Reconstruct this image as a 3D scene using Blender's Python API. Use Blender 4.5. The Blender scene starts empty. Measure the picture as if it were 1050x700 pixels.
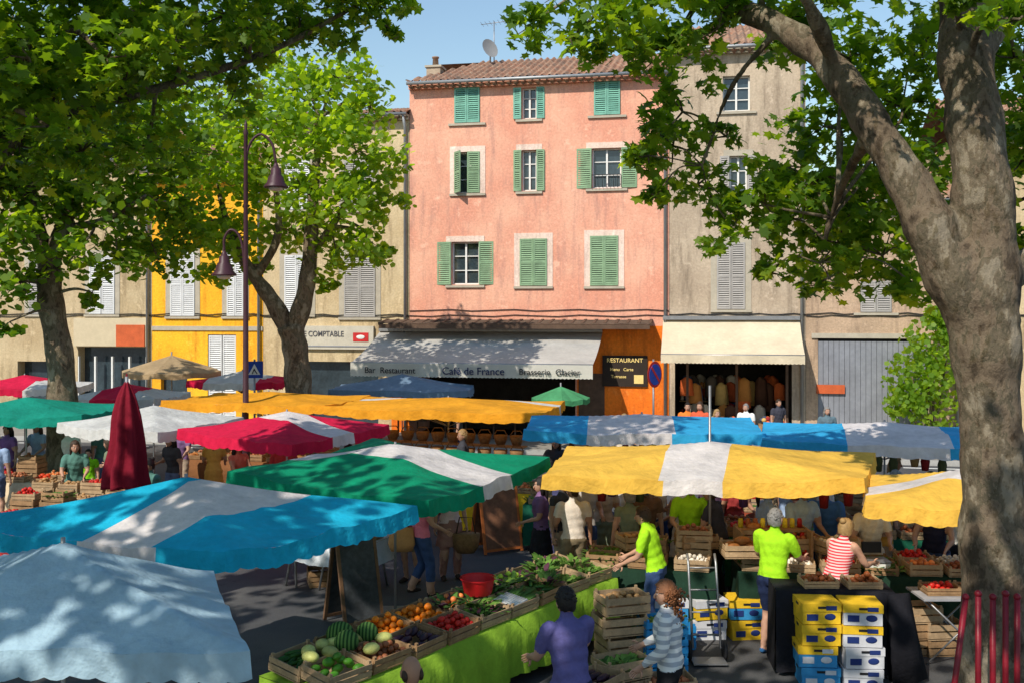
import bpy, math, random
import numpy as np
from mathutils import Vector, Matrix
random.seed(7); rng=np.random.default_rng(7)
S=bpy.context.scene
F=1020.; H0=4.2; V0=320.; U0=525.
def wx(u,d): return (u-U0)/F*d
def wz(v,d): return H0-(v-V0)/F*d
def L(r,g,b):
    f=lambda c:(c/255/12.92) if c/255<=.04045 else ((c/255+.055)/1.055)**2.4
    return (f(r),f(g),f(b))
# ---------------------------------------------------------------- materials
def nt(name):
    m=bpy.data.materials.new(name); m.use_nodes=True; t=m.node_tree
    for n in list(t.nodes): t.nodes.remove(n)
    o=t.nodes.new('ShaderNodeOutputMaterial'); return m,t,o
def N(t,k,**kw):
    n=t.nodes.new(k)
    for a,b in kw.items(): setattr(n,a,b)
    return n
def noise(t,co,scale,detail=5,rough=.6):
    n=N(t,'ShaderNodeTexNoise'); n.inputs['Scale'].default_value=scale; n.inputs['Detail'].default_value=detail
    n.inputs['Roughness'].default_value=rough; t.links.new(co,n.inputs['Vector']); return n.outputs['Fac']
def mrange(t,x,a,b,c,d):
    n=N(t,'ShaderNodeMapRange'); t.links.new(x,n.inputs[0])
    for i,v in enumerate((a,b,c,d)): n.inputs[i+1].default_value=v
    return n.outputs[0]
def scalecol(t,col,fac):
    n=N(t,'ShaderNodeVectorMath',operation='SCALE')
    if isinstance(col,tuple): n.inputs[0].default_value=col[:3]
    else: t.links.new(col,n.inputs[0])
    t.links.new(fac,n.inputs['Scale']); return n.outputs[0]
def mixcol(t,a,b,fac):
    n=N(t,'ShaderNodeMix',data_type='RGBA')
    for i,c in ((6,a),(7,b)):
        if isinstance(c,tuple): n.inputs[i].default_value=(*c[:3],1)
        else: t.links.new(c,n.inputs[i])
    t.links.new(fac,n.inputs[0]); return n.outputs[2]
def mul(t,a,b):
    n=N(t,'ShaderNodeMath',operation='MULTIPLY'); t.links.new(a,n.inputs[0]); t.links.new(b,n.inputs[1]); return n.outputs[0]
def fin(t,o,col,rough=.8,metal=0,spec=.3,bump=None,bstr=.3,bdist=.01,trans=0):
    p=N(t,'ShaderNodeBsdfPrincipled'); t.links.new(col,p.inputs['Base Color'])
    p.inputs['Roughness'].default_value=rough; p.inputs['Metallic'].default_value=metal; p.inputs['Specular IOR Level'].default_value=spec
    if bump is not None:
        b=N(t,'ShaderNodeBump'); b.inputs['Strength'].default_value=bstr; b.inputs['Distance'].default_value=bdist
        t.links.new(bump,b.inputs['Height']); t.links.new(b.outputs[0],p.inputs['Normal'])
    sh=p.outputs[0]
    if trans:
        tr=N(t,'ShaderNodeBsdfTranslucent'); t.links.new(col,tr.inputs[0]); mx=N(t,'ShaderNodeMixShader'); mx.inputs[0].default_value=trans
        t.links.new(sh,mx.inputs[1]); t.links.new(tr.outputs[0],mx.inputs[2]); sh=mx.outputs[0]
    t.links.new(sh,o.inputs[0])
_c={}
def mk(name,col,rough=.8,var=.2,scale=4.,metal=0,spec=.3,bstr=.2,bscale=40,trans=0,bdist=.01):
    if name in _c: return _c[name]
    m,t,o=nt(name); co=N(t,'ShaderNodeTexCoord').outputs['Object']
    a=mrange(t,noise(t,co,scale,6),.25,.75,1-var,1+var)
    b=mrange(t,noise(t,co,scale*7,4),.25,.75,1-var*.5,1+var*.5)
    fin(t,o,scalecol(t,tuple(col),mul(t,a,b)),rough,metal,spec,noise(t,co,bscale,4),bstr,bdist,trans)
    _c[name]=m; return m
def cloth(rgb,trans=0,tag='cloth'):
    k=tag+'_%d_%d_%d'%rgb
    return mk(k,L(*rgb),.85,.16,5,bstr=.45,bscale=13,trans=trans,bdist=.03,spec=.15)
def plaster(name,c1,c2,c3=None):
    m,t,o=nt(name); co=N(t,'ShaderNodeTexCoord').outputs['Object']
    mp=N(t,'ShaderNodeMapping'); mp.inputs['Scale'].default_value=(1.8,1,.28); t.links.new(co,mp.inputs[0])
    n1=noise(t,co,.55,10,.7); n2=noise(t,mp.outputs[0],1.6,9,.72); n3=noise(t,co,2.2,9,.75)
    c=mixcol(t,tuple(c1),tuple(c2),mrange(t,n1,.42,.58,0,1))
    c=mixcol(t,c,tuple(c3 or [x*.6 for x in c1]),mrange(t,n2,.50,.70,0,.95))
    c=mixcol(t,c,tuple(min(1,x*1.35+.04) for x in c1),mrange(t,n3,.55,.66,0,.6))
    c=scalecol(t,c,mrange(t,noise(t,co,14,6),.3,.7,.85,1.12))
    fin(t,o,c,.92,0,.15,noise(t,co,18,8),.5,.03); return m
def bark():
    m,t,o=nt('plane_tree_bark'); co=N(t,'ShaderNodeTexCoord').outputs['Object']
    mp=N(t,'ShaderNodeMapping'); mp.inputs['Scale'].default_value=(1,1,.55); t.links.new(co,mp.inputs[0])
    def ramp(x,e):
        r=N(t,'ShaderNodeValToRGB'); cr=r.color_ramp
        while len(cr.elements)<len(e): cr.elements.new(.5)
        for k,(p,c) in zip(cr.elements,e): k.position=p; k.color=(*c,1)
        t.links.new(x,r.inputs[0]); return r.outputs[0]
    n1=noise(t,mp.outputs[0],3.4,7,.6); n2=noise(t,mp.outputs[0],9,8,.7)
    a=ramp(n1,[(.38,(.085,.062,.042)),(.42,(.17,.125,.085)),(.485,(.21,.16,.11)),(.50,(.12,.10,.065)),(.56,(.18,.14,.095)),(.58,(.27,.225,.16)),(.66,(.30,.25,.185))])
    b=ramp(n2,[(.36,(.5,.46,.4)),(.43,(.95,.95,.95)),(.56,(1,1,1)),(.62,(.68,.66,.58))])
    mm=N(t,'ShaderNodeMix',data_type='RGBA',blend_type='MULTIPLY'); mm.inputs[0].default_value=1
    t.links.new(a,mm.inputs[6]); t.links.new(b,mm.inputs[7])
    fin(t,o,mm.outputs[2],.9,0,.2,n2,1,.07); return m
def leafmat(name,c1,c2,c3,trans=.55):
    m,t,o=nt(name); g=N(t,'ShaderNodeNewGeometry')
    r=N(t,'ShaderNodeValToRGB'); cr=r.color_ramp; cr.elements.new(.5)
    for k,(p,c) in zip(cr.elements,((0,c1),(.55,c2),(1,c3))): k.position=p; k.color=(*c,1)
    t.links.new(g.outputs['Random Per Island'],r.inputs[0])
    p=N(t,'ShaderNodeBsdfPrincipled'); t.links.new(r.outputs[0],p.inputs['Base Color']); p.inputs['Roughness'].default_value=.5; p.inputs['Specular IOR Level'].default_value=.35
    tr=N(t,'ShaderNodeBsdfTranslucent'); sc=N(t,'ShaderNodeVectorMath',operation='MULTIPLY'); t.links.new(r.outputs[0],sc.inputs[0]); sc.inputs[1].default_value=(4.0,3.1,.6)
    t.links.new(sc.outputs[0],tr.inputs[0]); mx=N(t,'ShaderNodeMixShader'); mx.inputs[0].default_value=trans
    t.links.new(p.outputs[0],mx.inputs[1]); t.links.new(tr.outputs[0],mx.inputs[2]); t.links.new(mx.outputs[0],o.inputs[0]); return m
def stripes(name,c1,c2,scale=20,axis='Z'):
    m,t,o=nt(name); co=N(t,'ShaderNodeTexCoord').outputs['Object']
    w=N(t,'ShaderNodeTexWave',bands_direction=axis); w.inputs['Scale'].default_value=scale; t.links.new(co,w.inputs[0])
    fin(t,o,mixcol(t,c1,c2,mrange(t,w.outputs['Fac'],.45,.55,0,1)),.85,0,.15,noise(t,co,20),.2); return m
# ---------------------------------------------------------------- mesh builder
_sph={}
def sph_t(seg,rings):
    k=(seg,rings)
    if k not in _sph:
        v=[(0,0,1)]
        for i in range(1,rings):
            th=math.pi*i/rings
            for j in range(seg):
                ph=2*math.pi*j/seg; v.append((math.sin(th)*math.cos(ph),math.sin(th)*math.sin(ph),math.cos(th)))
        v.append((0,0,-1)); f=[]
        for j in range(seg): f.append((0,1+j,1+(j+1)%seg))
        for i in range(rings-2):
            for j in range(seg):
                a=1+i*seg+j; b=1+i*seg+(j+1)%seg; f.append((a,a+seg,b+seg,b))
        e=len(v)-1; b0=1+(rings-2)*seg
        for j in range(seg): f.append((b0+j,e,b0+(j+1)%seg))
        _sph[k]=(np.array(v),f)
    return _sph[k]
def Rz(a): c,s=math.cos(a),math.sin(a); return np.array([[c,-s,0],[s,c,0],[0,0,1]])
def Rx(a): c,s=math.cos(a),math.sin(a); return np.array([[1,0,0],[0,c,-s],[0,s,c]])
def Ry(a): c,s=math.cos(a),math.sin(a); return np.array([[c,0,s],[0,1,0],[-s,0,c]])
I3=np.eye(3)
class MB:
    def __init__(s): s.v=[];s.f=[];s.mi=[];s.sm=[];s.mats=[]
    def m(s,mat):
        if mat not in s.mats: s.mats.append(mat)
        return s.mats.index(mat)
    def add(s,vs,fs,mat,smooth=False):
        o=len(s.v); s.v.extend([tuple(map(float,p)) for p in vs]); i=s.m(mat)
        for f in fs: s.f.append(tuple(o+k for k in f)); s.mi.append(i); s.sm.append(smooth)
    def box(s,c,d,mat,R=I3):
        x,y,z=[k/2 for k in d]
        p=np.array([(-x,-y,-z),(x,-y,-z),(x,y,-z),(-x,y,-z),(-x,-y,z),(x,-y,z),(x,y,z),(-x,y,z)])@R.T+np.array(c)
        s.add(p,[(0,3,2,1),(4,5,6,7),(0,1,5,4),(1,2,6,5),(2,3,7,6),(3,0,4,7)],mat)
    def bb(s,x0,x1,y0,y1,z0,z1,mat): s.box(((x0+x1)/2,(y0+y1)/2,(z0+z1)/2),(x1-x0,y1-y0,z1-z0),mat)
    def sph(s,c,r,mat,seg=10,rings=7,R=I3):
        v,f=sph_t(seg,rings); r=np.array(r)*np.ones(3); s.add((v*r)@R.T+np.array(c),f,mat,True)
    def tube(s,pts,rad,mat,n=8,cap=True,ell=None,up=None,smooth=True,star=None):
        pts=[np.array(p,float) for p in pts]; K=len(pts); vs=[]; u=None
        for i in range(K):
            t=pts[min(i+1,K-1)]-pts[max(i-1,0)]; t=t/(np.linalg.norm(t)+1e-9)
            if u is None:
                u=np.array(up,float) if up is not None else (np.array([1.,0,0]) if abs(t[0])<.8 else np.array([0,1.,0]))
            u=u-t*np.dot(u,t); u/=np.linalg.norm(u)+1e-9; w=np.cross(t,u)
            r=rad[i] if hasattr(rad,'__len__') else rad
            a,b=(r if hasattr(r,'__len__') else (r,r))
            for j in range(n):
                q=2*math.pi*j/n; k=1 if star is None else 1+star[1]*math.cos(star[0]*q)
                vs.append(pts[i]+u*a*k*math.cos(q)+w*b*k*math.sin(q))
        fs=[(i*n+j,i*n+(j+1)%n,(i+1)*n+(j+1)%n,(i+1)*n+j) for i in range(K-1) for j in range(n)]
        if cap: fs+= [tuple(range(n))[::-1],tuple(range((K-1)*n,K*n))]
        s.add(vs,fs,mat,smooth)
    def lathe(s,c,prof,mat,n=16):
        s.tube([(c[0],c[1],c[2]+z) for r,z in prof],[max(r,.001) for r,z in prof],mat,n)
    def obj(s,name,parent=None,loc=(0,0,0),rot=0):
        me=bpy.data.meshes.new(name); me.from_pydata(s.v,[],s.f)
        for m in s.mats: me.materials.append(m)
        me.polygons.foreach_set('material_index',s.mi); me.polygons.foreach_set('use_smooth',s.sm); me.update()
        o=bpy.data.objects.new(name,me); S.collection.objects.link(o); o.location=loc; o.rotation_euler=(0,0,rot); o.parent=parent; return o
def empty(name,loc=(0,0,0),rot=0):
    o=bpy.data.objects.new(name,None); S.collection.objects.link(o); o.location=loc; o.rotation_euler=(0,0,rot); return o
def text(body,size,loc,mat,parent=None,rot=(math.pi/2,0,0),name='lettering',align='CENTER',sx=1,ext=.006):
    c=bpy.data.curves.new(name,'FONT'); c.body=body; c.size=size; c.align_x=align; c.align_y='CENTER'; c.extrude=ext; c.offset=.0015
    c.materials.append(mat); o=bpy.data.objects.new(name,c); S.collection.objects.link(o); o.location=loc; o.rotation_euler=rot; o.scale=(sx,1,1); o.parent=parent; return o
def smooth_path(p,r,k=6):
    p=[np.array(q,float) for q in p]; P=[2*p[0]-p[1]]+p+[2*p[-1]-p[-2]]; out=[];ro=[]
    for i in range(len(p)-1):
        a,b,c,d=P[i:i+4]
        for j in range(k):
            t=j/k; out.append(.5*((2*b)+(-a+c)*t+(2*a-5*b+4*c-d)*t*t+(-a+3*b-3*c+d)*t**3)); ro.append(r[i]*(1-t)+r[i+1]*t)
    out.append(p[-1]); ro.append(r[-1]); return out,ro
# common mats
WOOD=mk('crate_wood',(.30,.18,.09),.8,.4,6); WOOD2=mk('crate_wood_pale',(.38,.26,.15),.8,.35,6); DWOOD=mk('dark_timber',(.10,.06,.04),.8,.3,5)
METAL=mk('galvanised_metal',(.30,.30,.31),.45,.15,5,metal=.7); DARK=mk('dark_paint',(.015,.015,.018),.6,.2); WHITE=mk('white_paint',(.72,.71,.68),.6,.08)
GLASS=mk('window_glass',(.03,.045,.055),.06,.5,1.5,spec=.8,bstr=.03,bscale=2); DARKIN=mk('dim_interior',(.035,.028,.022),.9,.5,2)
STONE=mk('limestone',(.42,.37,.29),.9,.15,3); ZINC=mk('zinc',(.30,.31,.32),.5,.15,3,metal=.5); IRON=mk('lamp_paint',(.055,.02,.028),.45,.2,5)
# ---------------------------------------------------------------- ground
m,t,o=nt('asphalt'); co=N(t,'ShaderNodeTexCoord').outputs['Object']
c=mixcol(t,(.050,.052,.060),(.10,.098,.095),mrange(t,noise(t,co,.45,8,.7),.35,.7,0,1)); c=scalecol(t,c,mrange(t,noise(t,co,60,3),.3,.7,.7,1.3))
c=mixcol(t,c,(.02,.02,.022),mrange(t,noise(t,co,1.7,6,.75),.62,.68,0,.5))
fin(t,o,c,.85,0,.3,noise(t,co,90,3),.5,.01); ASPH=m
b=MB(); b.add([(-600,-600,0),(600,-600,0),(600,600,0),(-600,600,0)],[(0,1,2,3)],ASPH); b.obj('ground')
# ---------------------------------------------------------------- street facade
TH=math.radians(11); OX,OY=.8,33.
ax=np.array([math.cos(TH),-math.sin(TH)]); nn=np.array([-math.sin(TH),-math.cos(TH)]); On=OX*nn[0]+OY*nn[1]
def FX(u,off=0):
    k=(u-U0)/F; y=(off+On)/(k*nn[0]+nn[1]); return float(np.dot(np.array([k*y,y])-np.array([OX,OY]),ax)),y
def FP(u,v,off=0):
    fx,y=FX(u,off); return fx,H0-(v-V0)*y/F
def bld(name): return empty(name,(OX,OY,0),-TH)
def shutter(b,x0,x1,z0,z1,y,mat,ang=0,hinge='l'):
    w=x1-x0; hx=x0 if hinge=='l' else x1; sg=1 if hinge=='l' else -1
    R=Rz(-ang*sg); 
    def bx(a0,a1,c0,c1,d,tilt=0):
        c=np.array([sg*(a0+a1)/2,0,(c0+c1)/2]); c=R@c+np.array([hx,y,0]); b.box(c,(a1-a0,d,c1-c0),mat,R@Rx(tilt))
    bx(0,.05,z0,z1,.04); bx(w-.05,w,z0,z1,.04); bx(.05,w-.05,z0,z0+.07,.038); bx(.05,w-.05,z1-.07,z1,.038); zm=(z0+z1)/2; bx(.05,w-.05,zm-.03,zm+.03,.038)
    n=int((z1-z0)/.075)
    for i in range(n):
        z=z0+.07+(i+.5)*(z1-z0-.14)/n; bx(.05,w-.05,z-.032,z+.032,.012,-.6)
def wall(b,x0,x1,z0,z1,ops,mat,y=0):
    xs=sorted({x0,x1,*[o[0] for o in ops],*[o[1] for o in ops]}); zs=sorted({z0,z1,*[o[2] for o in ops],*[o[3] for o in ops]})
    xs=[x for x in xs if x0<=x<=x1]; zs=[z for z in zs if z0<=z<=z1]
    for i in range(len(xs)-1):
        for j in range(len(zs)-1):
            cx=(xs[i]+xs[i+1])/2; cz=(zs[j]+zs[j+1])/2
            if any(o[0]<cx<o[1] and o[2]<cz<o[3] for o in ops): continue
            b.add([(xs[i],y,zs[j]),(xs[i+1],y,zs[j]),(xs[i+1],y,zs[j+1]),(xs[i],y,zs[j+1])],[(0,1,2,3)],mat)
    for o in ops:
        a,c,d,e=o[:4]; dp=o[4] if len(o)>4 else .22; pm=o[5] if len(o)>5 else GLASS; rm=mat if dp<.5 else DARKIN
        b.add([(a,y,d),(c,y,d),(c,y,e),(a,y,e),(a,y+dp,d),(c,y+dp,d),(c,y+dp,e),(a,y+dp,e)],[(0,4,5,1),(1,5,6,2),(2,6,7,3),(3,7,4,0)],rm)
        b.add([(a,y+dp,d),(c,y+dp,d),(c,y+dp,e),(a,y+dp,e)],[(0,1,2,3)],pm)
def winframe(b,a,c,d,e,y=.15,mat=WHITE,trans=2):
    w=.05
    b.bb(a,a+w,y,y+.05,d,e,mat); b.bb(c-w,c,y,y+.05,d,e,mat); b.bb(a+w,c-w,y,y+.048,d,d+w,mat); b.bb(a+w,c-w,y,y+.048,e-w,e,mat)
    mx=(a+c)/2; b.bb(mx-.03,mx+.03,y-.01,y+.04,d+w,e-w,mat)
    for i in range(1,trans+1):
        z=d+(e-d)*i/(trans+1); b.bb(a+w,mx-.03,y+.005,y+.035,z-.015,z+.015,mat); b.bb(mx+.03,c-w,y+.005,y+.035,z-.015,z+.015,mat)
def tilemat():
    m,t,o=nt('terracotta_tiles'); co=N(t,'ShaderNodeTexCoord').outputs['Object']
    c=mixcol(t,(.30,.14,.085),(.38,.25,.17),mrange(t,noise(t,co,6,3),.4,.6,0,1)); c=mixcol(t,c,(.13,.10,.08),mrange(t,noise(t,co,1.3,6),.45,.7,0,.85))
    fin(t,o,c,.9,0,.15,noise(t,co,30),.3); return m
TILE=tilemat()
def roof(b,x0,x1,y0,y1,z0,z1,hipl=0,hipr=0,per=.24):
    n=int((x1-x0)/per)*8; R=int((y1-y0)/.33)*2; vs=[];fs=[]
    for r in range(R+1):
        t=((r+1)//2*2)/R if r<R else 1; t=min(t,1)
        st=.035 if r%2 else 0
        for i in range(n+1):
            x=x0+(x1-x0)*i/n; ph=math.cos(2*math.pi*i/8); lim=1.
            if hipl: lim=min(lim,(x-x0)/hipl)
            if hipr: lim=min(lim,(x1-x)/hipr)
            tt=min(t,lim); vs.append((x,y0+(y1-y0)*tt,z0+(z1-z0)*tt+.045*ph+st))
    for r in range(R):
        for i in range(n):
            a=r*(n+1)+i; fs.append((a,a+1,a+n+2,a+n+1))
    b.add(vs,fs,TILE)
def building(name,u0,u1,ztop,wm,wins,ops=[],depth=8,rise=1.9,hip=0,trim=None,x0=None,x1=None):
    E=bld(name); X0=FX(u0)[0] if x0 is None else x0; X1=FX(u1)[0] if x1 is None else x1
    b=MB(); O=list(ops); W=[]
    for w in wins:
        uc=(w[0]+w[1])/2; a=FX(w[0])[0]; c=FX(w[1])[0]; zt=FP(uc,w[2])[1]; zb=FP(uc,w[3])[1]; O.append((a,c,zb,zt)); W.append((a,c,zb,zt,w))
    wall(b,X0,X1,0,ztop,O,wm)
    b.add([(X0,0,0),(X0,depth,0),(X0,depth,ztop),(X0,0,ztop)],[(0,1,2,3)],wm); b.add([(X1,0,0),(X1,depth,0),(X1,depth,ztop),(X1,0,ztop)],[(3,2,1,0)],wm)
    b.add([(X0,depth,0),(X1,depth,0),(X1,depth,ztop),(X0,depth,ztop)],[(0,1,2,3)],wm)
    b.obj('walls',E)
    g=MB(); sh=MB()
    for a,c,zb,zt,w in W:
        kind=w[4]; sm=w[5]; sur=w[6] if len(w)>6 else None
        winframe(g,a,c,zb,zt)
        if sur:
            k=.19
            g.bb(a-k,a,-.018,.0,zb-.02,zt+k,sur); g.bb(c,c+k,-.018,.0,zb-.02,zt+k,sur); g.bb(a,c,-.0175,.0,zt,zt+k,sur)
        g.bb(a-.2,c+.2,-.07,.02,zb-.10,zb-.022,STONE)
        mid=(a+c)/2
        if kind=='closed': shutter(sh,a+.005,mid-.004,zb,zt,-.03,sm,random.uniform(0,.1),'l'); shutter(sh,mid+.004,c-.005,zb,zt,-.03,sm,random.uniform(0,.12),'r')
        elif kind=='open':
            hw=(c-a)/2+.02; shutter(sh,a-hw-.01,a-.01,zb,zt,-.06,sm,random.uniform(-.16,-.02),'r'); shutter(sh,c+.01,c+hw+.01,zb,zt,-.06,sm,random.uniform(-.16,-.02),'l')
        elif kind=='half': shutter(sh,a-.02,mid,zb,zt,-.03,sm,.9,'l'); shutter(sh,mid,c,zb,zt,-.03,sm,0.1,'r')
        if kind=='rail' or (len(w)>7 and w[7]):
            for i in range(9):
                x=a+(c-a)*i/8; g.tube([(x,-.12,zb),(x,-.12,zb+.42)],.01,DARK,5)
            g.tube([(a,-.12,zb+.42),(c,-.12,zb+.42)],.015,DARK,5)
    if W: g.obj('windows',E); sh.obj('shutters',E)
    r=MB(); roof(r,X0-.05,X1+.05,-.30,depth/2,ztop+.12,ztop+rise,hip)
    r.add([(X0,depth/2,ztop+rise),(X1,depth/2,ztop+rise),(X1,depth+.3,ztop),(X0,depth+.3,ztop)],[(0,1,2,3)],TILE)
    r.bb(X0,X1,-.14,.1,ztop-.10,ztop,trim or STONE); r.bb(X0,X1,-.22,.1,ztop,ztop+.07,trim or STONE)
    n=int((X1-X0)/.24)
    for i in range(n): r.tube([(X0+.12+i*.24,-.20,ztop-.03),(X0+.12+i*.24,0,ztop-.03)],.08,TILE,8)
    r.tube([(X0,-.36,ztop+.05),(X1,-.36,ztop+.05)],.06,ZINC,8)
    r.tube([(X1-.12,-.32,ztop),(X1-.12,-.1,ztop-.4),(X1-.12,-.1,0)],.05,ZINC,8)
    for k in range(2):
        z=3.95+.12*k+.2*random.random(); r.tube([(X0+(X1-X0)*i/12,-.03,z-.03*math.sin(i*2.1+k)) for i in range(13)],.014,DARK,5)
    r.obj('roof',E); return E,X0,X1
def awning(E,name,x0,x1,zt,zf,proj,mat,val=.28,vmat=None,dz=0):
    b=MB(); n=int((x1-x0)/.12); R=8; vs=[];fs=[]
    for r in range(R+1):
        t=r/R
        for i in range(n+1):
            x=x0+(x1-x0)*i/n; vs.append((x,-proj*t-.03,zt+(zf-zt)*t-.08*math.sin(math.pi*t)*(1+.4*math.sin(i*.21))+.012*math.sin(i*.9)*t))
    for r in range(R):
        for i in range(n): a=r*(n+1)+i; fs.append((a,a+n+1,a+n+2,a+1))
    b.add(vs,fs,mat,True); vs=[];fs=[]
    for i in range(n*2+1):
        x=x0+(x1-x0)*i/(n*2); vs+=[(x,-proj-.035,zf+.005),(x,-proj-.04-.015*math.sin(i*.35),zf-val+(.02 if i%2 else 0))]
    for i in range(n*2): fs.append((2*i,2*i+1,2*i+3,2*i+2))
    b.add(vs,fs,vmat or mat)
    for x in (x0+.3,(x0+x1)/2,x1-.3): b.tube([(x,0,zf+.15),(x,-proj*.5,zf-.12),(x,-proj,zf)],.025,METAL,6)
    b.tube([(x0,-proj,zf),(x1,-proj,zf)],.035,METAL,6); b.bb(x0,x1,-.2,.0,zt,zt+.12,METAL)
    return b.obj(name,E)
PINK=plaster('pink_render',L(228,172,146),L(216,150,126),L(182,134,120)); PINKL=plaster('pale_surround',L(232,208,194),L(220,194,178),L(190,165,152))
GRAYW=plaster('grey_beige_render',L(190,172,150),L(168,150,130),L(120,106,90)); CREAM=plaster('cream_render',L(205,184,148),L(188,165,128),L(140,120,92))
YEL=plaster('ochre_render',L(244,184,50),L(232,164,42),L(205,132,40)); BEI=plaster('beige_render',L(192,172,138),L(174,152,118),L(130,112,84))
ORG=plaster('orange_render',L(240,128,42),L(225,112,34),L(180,90,35)); OLD=plaster('old_render',L(190,162,136),L(165,141,118),L(118,100,86))
STEAL=mk('shutter_teal',L(112,166,148),.6,.2,3); SGRN=mk('shutter_green',L(128,156,122),.65,.25,3); SWHT=mk('shutter_white',L(205,205,205),.6,.12,3); SGRY=mk('shutter_grey',L(160,155,150),.65,.15,3)
zP=FP(550,84)[1]
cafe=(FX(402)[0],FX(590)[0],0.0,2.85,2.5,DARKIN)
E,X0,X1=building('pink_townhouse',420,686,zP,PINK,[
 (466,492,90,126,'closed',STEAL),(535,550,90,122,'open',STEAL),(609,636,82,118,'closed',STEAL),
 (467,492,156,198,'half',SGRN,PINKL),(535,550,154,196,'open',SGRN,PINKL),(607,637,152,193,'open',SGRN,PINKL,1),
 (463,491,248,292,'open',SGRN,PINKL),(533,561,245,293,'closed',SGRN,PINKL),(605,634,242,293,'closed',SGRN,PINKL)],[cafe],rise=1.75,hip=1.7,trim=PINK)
b=MB(); xo=FX(592)[0]; b.bb(xo,X1-.01,-.03,-.0,0,3.75,ORG); b.bb(X0,xo,-.03,-.0,2.87,3.75,ORG); b.bb(X0,cafe[0]-.01,-.029,0,0,2.87,ORG)
for i in range(7):
    x=cafe[0]+.6+i*.8
    b.lathe((x,-1.2-.5*(i%2),0),[(.2,0),(.03,.04),(.03,.7),(.32,.72),(.32,.75)],DWOOD,12)
b.bb(xo+.05,xo+.9,-.05,-.032,0,2.2,DWOOD)
b.obj('ground_floor',E)
b=MB()
x0,zz=FP(398,330); x1=FX(668)[0]
for i in range(26): 
    x=x0+(x1-x0)*i/25; b.box((x,-.47,3.87),(.09,.95,.09),DWOOD,Rx(.12))
WT=mk('weathered_timber',(.14,.09,.065),.9,.4,4)
for j in range(8): b.box(((x0+x1)/2,-.08-.12*j,3.93-.0145*j),(x1-x0,.105,.03),WT)
b.bb(x0,x1,-1.0,-.94,3.66,3.80,DWOOD); b.obj('timber_canopy',E)
AWG=mk('awning_grey_canvas',L(182,178,172),.85,.16,1.2,trans=.15,bstr=.5,bscale=4,bdist=.05); AWC=mk('awning_cream_canvas',L(215,200,172),.85,.14,1.2,trans=.15,bstr=.5,bscale=4,bdist=.05)
ax0=FX(393)[0]; ax1=FX(618)[0]
awning(E,'cafe_awning',ax0-.1,ax1,3.55,2.62,2.9,AWG,.42,mk('awning_valance',L(206,202,192),.85,.08,2,trans=.2))
BLK=mk('sign_black',(.02,.02,.022),.7,.1)
ym=-2.99
text('Bar  Restaurant',.26,(ax0+1.2,ym,2.4),BLK,E); text('Café de France',.32,((ax0+ax1)/2+.1,ym,2.4),mk('sign_dark_blue',L(30,40,80)),E,ext=.01); text('Brasserie  Glacier',.26,(ax1-1.3,ym,2.4),BLK,E)
sx0,sz1=FP(618,364); sx1,sz0=FP(664,396)
b=MB(); b.bb(sx0,sx1,-.10,-.035,sz0,sz1,mk('board_brown',(.03,.02,.015))); b.obj('restaurant_board',E)
GOLD=mk('sign_gold',L(235,205,130)); cx=(sx0+sx1)/2
text('RESTAURANT',.19,(cx,-.11,sz1-.16),GOLD,E); text('Menu   Carte',.14,(cx-.1,-.11,sz1-.45),GOLD,E); text('Terrasse',.14,(cx-.2,-.11,sz1-.68),GOLD,E)
b=MB(); b.bb(cx+.3,cx+.6,-.115,-.101,sz0+.1,sz0+.38,GOLD); b.obj('notice',E)
b=MB(); cxx=X0+.5; b.bb(cxx-.25,cxx+.25,1.2,1.8,zP+.2,zP+.95,GRAYW); b.bb(cxx-.3,cxx+.3,1.15,1.85,zP+.95,zP+1.02,STONE); b.lathe((cxx,1.5,zP+1.02),[(.12,0),(.1,.3),(.13,.32),(.13,.36)],TILE,10)
b.obj('chimney',E)
b=MB(); dx=FX(482)[0]; z=zP+1.6; DISH=mk('dish_grey',(.30,.30,.30),.6,.1)
b.tube([(dx,3.2,z-.3),(dx,3.2,z+.7)],.03,METAL,6); R=Rz(.9)@Rx(math.radians(75)); v=[];
for i in range(5):
    for j in range(16): 
        r=.36*i/4; q=2*math.pi*j/16; v.append(R@np.array([r*math.cos(q),r*math.sin(q),.35*r*r])+np.array([dx,3.05,z+.4]))
b.add(v,[(i*16+j,i*16+(j+1)%16,(i+1)*16+(j+1)%16,(i+1)*16+j) for i in range(4) for j in range(16)],DISH,True); b.obj('satellite_dish',E)
b=MB(); b.tube([(dx+.1,3.4,z-.3),(dx+.1,3.4,z+1.5)],.02,METAL,5); b.tube([(dx-.4,3.4,z+1.4),(dx+.9,3.4,z+1.5)],.012,METAL,5)
for i in range(8): b.tube([(dx-.35+i*.16,3.1,z+1.405+.012*i),(dx-.35+i*.16,3.7,z+1.405+.012*i)],.007,METAL,4)
b.obj('tv_aerial',E)
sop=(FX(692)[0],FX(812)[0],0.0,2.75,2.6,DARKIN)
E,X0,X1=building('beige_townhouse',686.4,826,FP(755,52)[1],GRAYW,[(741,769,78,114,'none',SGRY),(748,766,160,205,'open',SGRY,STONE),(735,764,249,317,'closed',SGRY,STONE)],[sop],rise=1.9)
awning(E,'shop_awning',FX(680)[0],FX(820)[0],3.95,2.9,1.7,AWC,.26)
b=MB(); cols=[(170,80,45),(190,175,155),(180,120,60),(70,80,105),(140,45,50),(90,60,45),(200,165,100),(95,85,75),(215,105,55)]
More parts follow.
